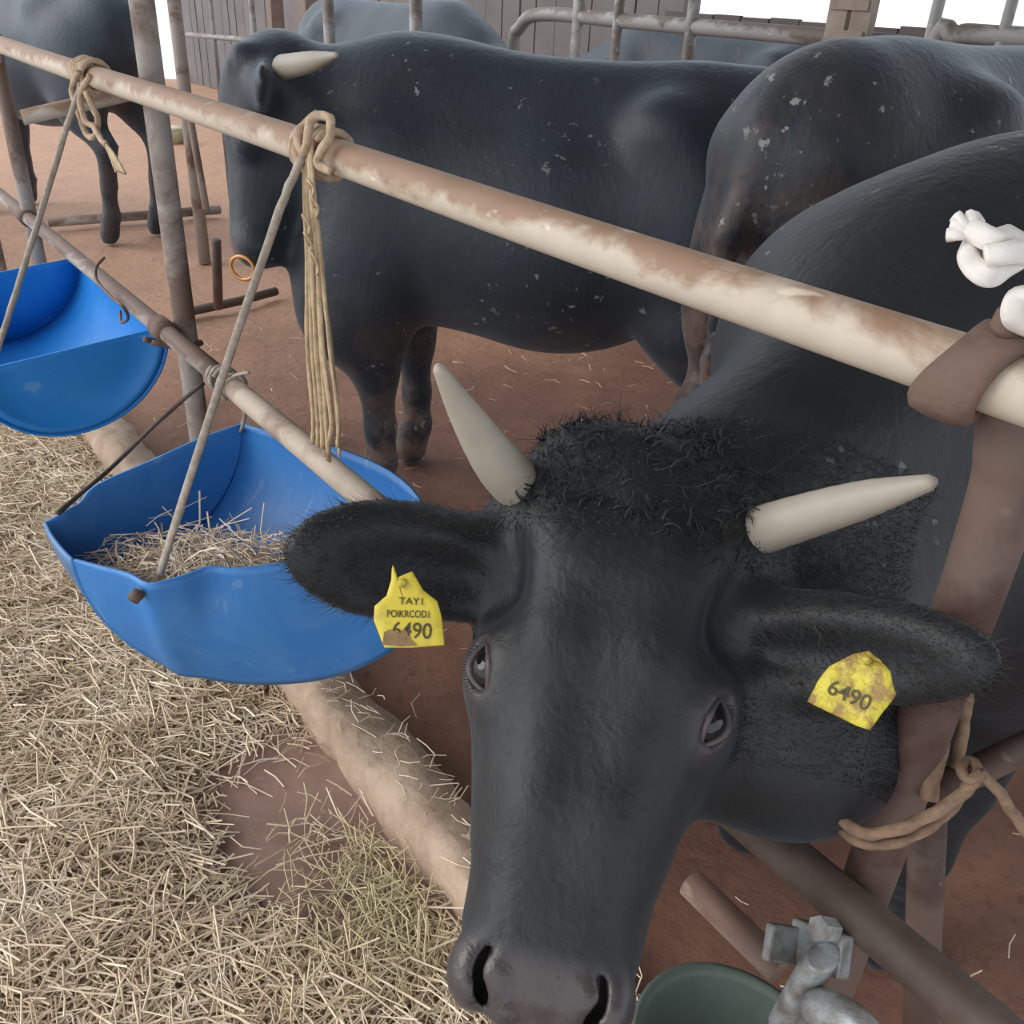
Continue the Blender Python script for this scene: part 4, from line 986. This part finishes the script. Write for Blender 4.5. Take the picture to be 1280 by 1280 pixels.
def straws(n, xf, yf, zf, ln, wd, name, mat, parent, tilt=.25, seed=5, keep=None):
    r = np.random.default_rng(seed); x = xf(r, n); y = yf(r, n)
    if keep is not None:
        kq = keep(x, y, r); x, y = x[kq], y[kq]; n = len(x)
    z = zf(x, y) + r.uniform(0, .022, n) ** 1.0
    a = r.uniform(0, math.pi * 2, n); L = ln * r.uniform(.35, 1.15, n); tl = r.normal(size=n) * tilt
    d = np.stack([np.cos(a) * np.cos(tl), np.sin(a) * np.cos(tl), np.sin(tl)], 1); C_ = np.stack([x, y, z], 1)
    bend = np.stack([-np.sin(a), np.cos(a), np.zeros(n)], 1) * (r.normal(size=n) * .12 * L)[:, None] + np.array([0, 0, 1]) * (r.uniform(0, .08, n) * L)[:, None]
    sd = np.stack([-np.sin(a), np.cos(a), np.zeros(n)], 1); up = np.cross(d, sd); W = (wd * r.uniform(.5, 1.3, n))[:, None]
    ring = []
    for t, bq in ((-.5, 0), (0, 1), (.5, 0)):
        c0 = C_ + d * (L * t)[:, None] + bend * bq
        ring += [c0 + sd * W, c0 + up * W, c0 - sd * W]
    Vv = np.stack(ring, 1).reshape(-1, 3); b = (np.arange(n) * 9)[:, None]
    q = np.concatenate([b + np.array([[0, 1, 4, 3]]), b + np.array([[1, 2, 5, 4]]), b + np.array([[3, 4, 7, 6]]), b + np.array([[4, 5, 8, 7]])])
    o = meshobj(name, Vv, q, mat, smooth=False); tag(o, kind='stuff'); put(parent, o); return o
def keepf(x, y, r):
    h = hstraw(x, y); return r.random(len(x)) < np.clip((h + .016) / .035, .04, 1)
straws(44000, lambda r, n: -4.2 + 4.0 * r.random(n) ** .8, lambda r, n: .64 - 1.15 * r.random(n), lambda x, y: np.maximum(hstraw(x, y) - .008, .006), .075, .0017, 'loose_stalks', M_STRAW, ly, .2, 5, keepf)
straws(6000, lambda r, n: r.uniform(-4.2, -.3, n), lambda r, n: .64 - 1.1 * r.random(n), lambda x, y: np.maximum(hstraw(x, y) + .004, .01), .15, .0019, 'long_stalks', M_STRAW, ly, .28, 6, keepf)
straws(500, lambda r, n: r.normal(-.95, .13, n), lambda r, n: .60 - np.abs(r.normal(0, .12, n)), lambda x, y: np.maximum(hstraw(x, y), .01) + .008, .12, .0013, 'green_hay_stalks', M_HAYG, ly, .35, 7)
ks = empty('scattered_straw', (-1, .7, .1)); tag(ks, 'few loose stalks scattered on the concrete kerb and the pen mud', 'straw', kind='stuff')
straws(260, lambda r, n: r.uniform(-2.5, -.3, n), lambda r, n: r.uniform(.66, .78, n), lambda x, y: 0 * x + .100, .07, .0013, 'stalks_on_kerb', M_STRAW, ks, .15, 8)
straws(420, lambda r, n: r.uniform(-4.5, .8, n), lambda r, n: r.uniform(.85, 3., n), lambda x, y: 0 * x + .004, .07, .0013, 'stalks_on_mud', M_STRAW, ks, .08, 9)
ht = empty('hay', (-1.3, .5, .42)); tag(ht, 'wisps of hay lying in the near blue trough', 'hay', kind='stuff')
zt = lambda x, y: .515 + 0 * x + .02 * vnoise(x, y, 20, 3)
hc = at(250, 690, Z=.53); hc = hc * 1.; hd = unit((Rp[-1] - Lp[-1]) * (1, 1, 0)); hn = np.array((-hd[1], hd[0], 0))
def inb(x, y, r): a_ = (x - hc[0]) * hd[0] + (y - hc[1]) * hd[1]; b_ = (x - hc[0]) * hn[0] + (y - hc[1]) * hn[1]; return (a_ / .21) ** 2 + (b_ / .085) ** 2 < 1
straws(3600, lambda r, n: r.uniform(-1.8, -1.05, n), lambda r, n: r.uniform(.2, .75, n), zt, .07, .0014, 'hay_stalks', M_STRAW, ht, .3, 10, inb)
straws(160, lambda r, n: r.uniform(-1.7, -1.2, n), lambda r, n: r.uniform(.40, .72, n), lambda x, y: .55 + 0 * x, .11, .0016, 'upright_stalks', M_STRAW, ht, .8, 12, inb)
th = np.linspace(0, 2 * math.pi, 32, endpoint=False)
Vb = [(hc[0], hc[1], .515)]; Fb = []
for k_, q in enumerate((.35, .7, 1.)):
    for t in th: pq = hc + hd * .24 * q * math.cos(t) + hn * .10 * q * math.sin(t); Vb.append((pq[0], pq[1], .515 - .05 * q * q + .008 * math.sin(5 * t + k_ * 2)))
for j in range(32): Fb.append((0, 1 + j, 1 + (j + 1) % 32))
for k_ in range(2):
    for j in range(32): a = 1 + k_ * 32 + j; b = 1 + k_ * 32 + (j + 1) % 32; Fb.append((a, a + 32, b + 32, b))
o = meshobj('hay_mat', Vb, Fb, M_CHAFF); tag(o, kind='stuff'); put(ht, o)
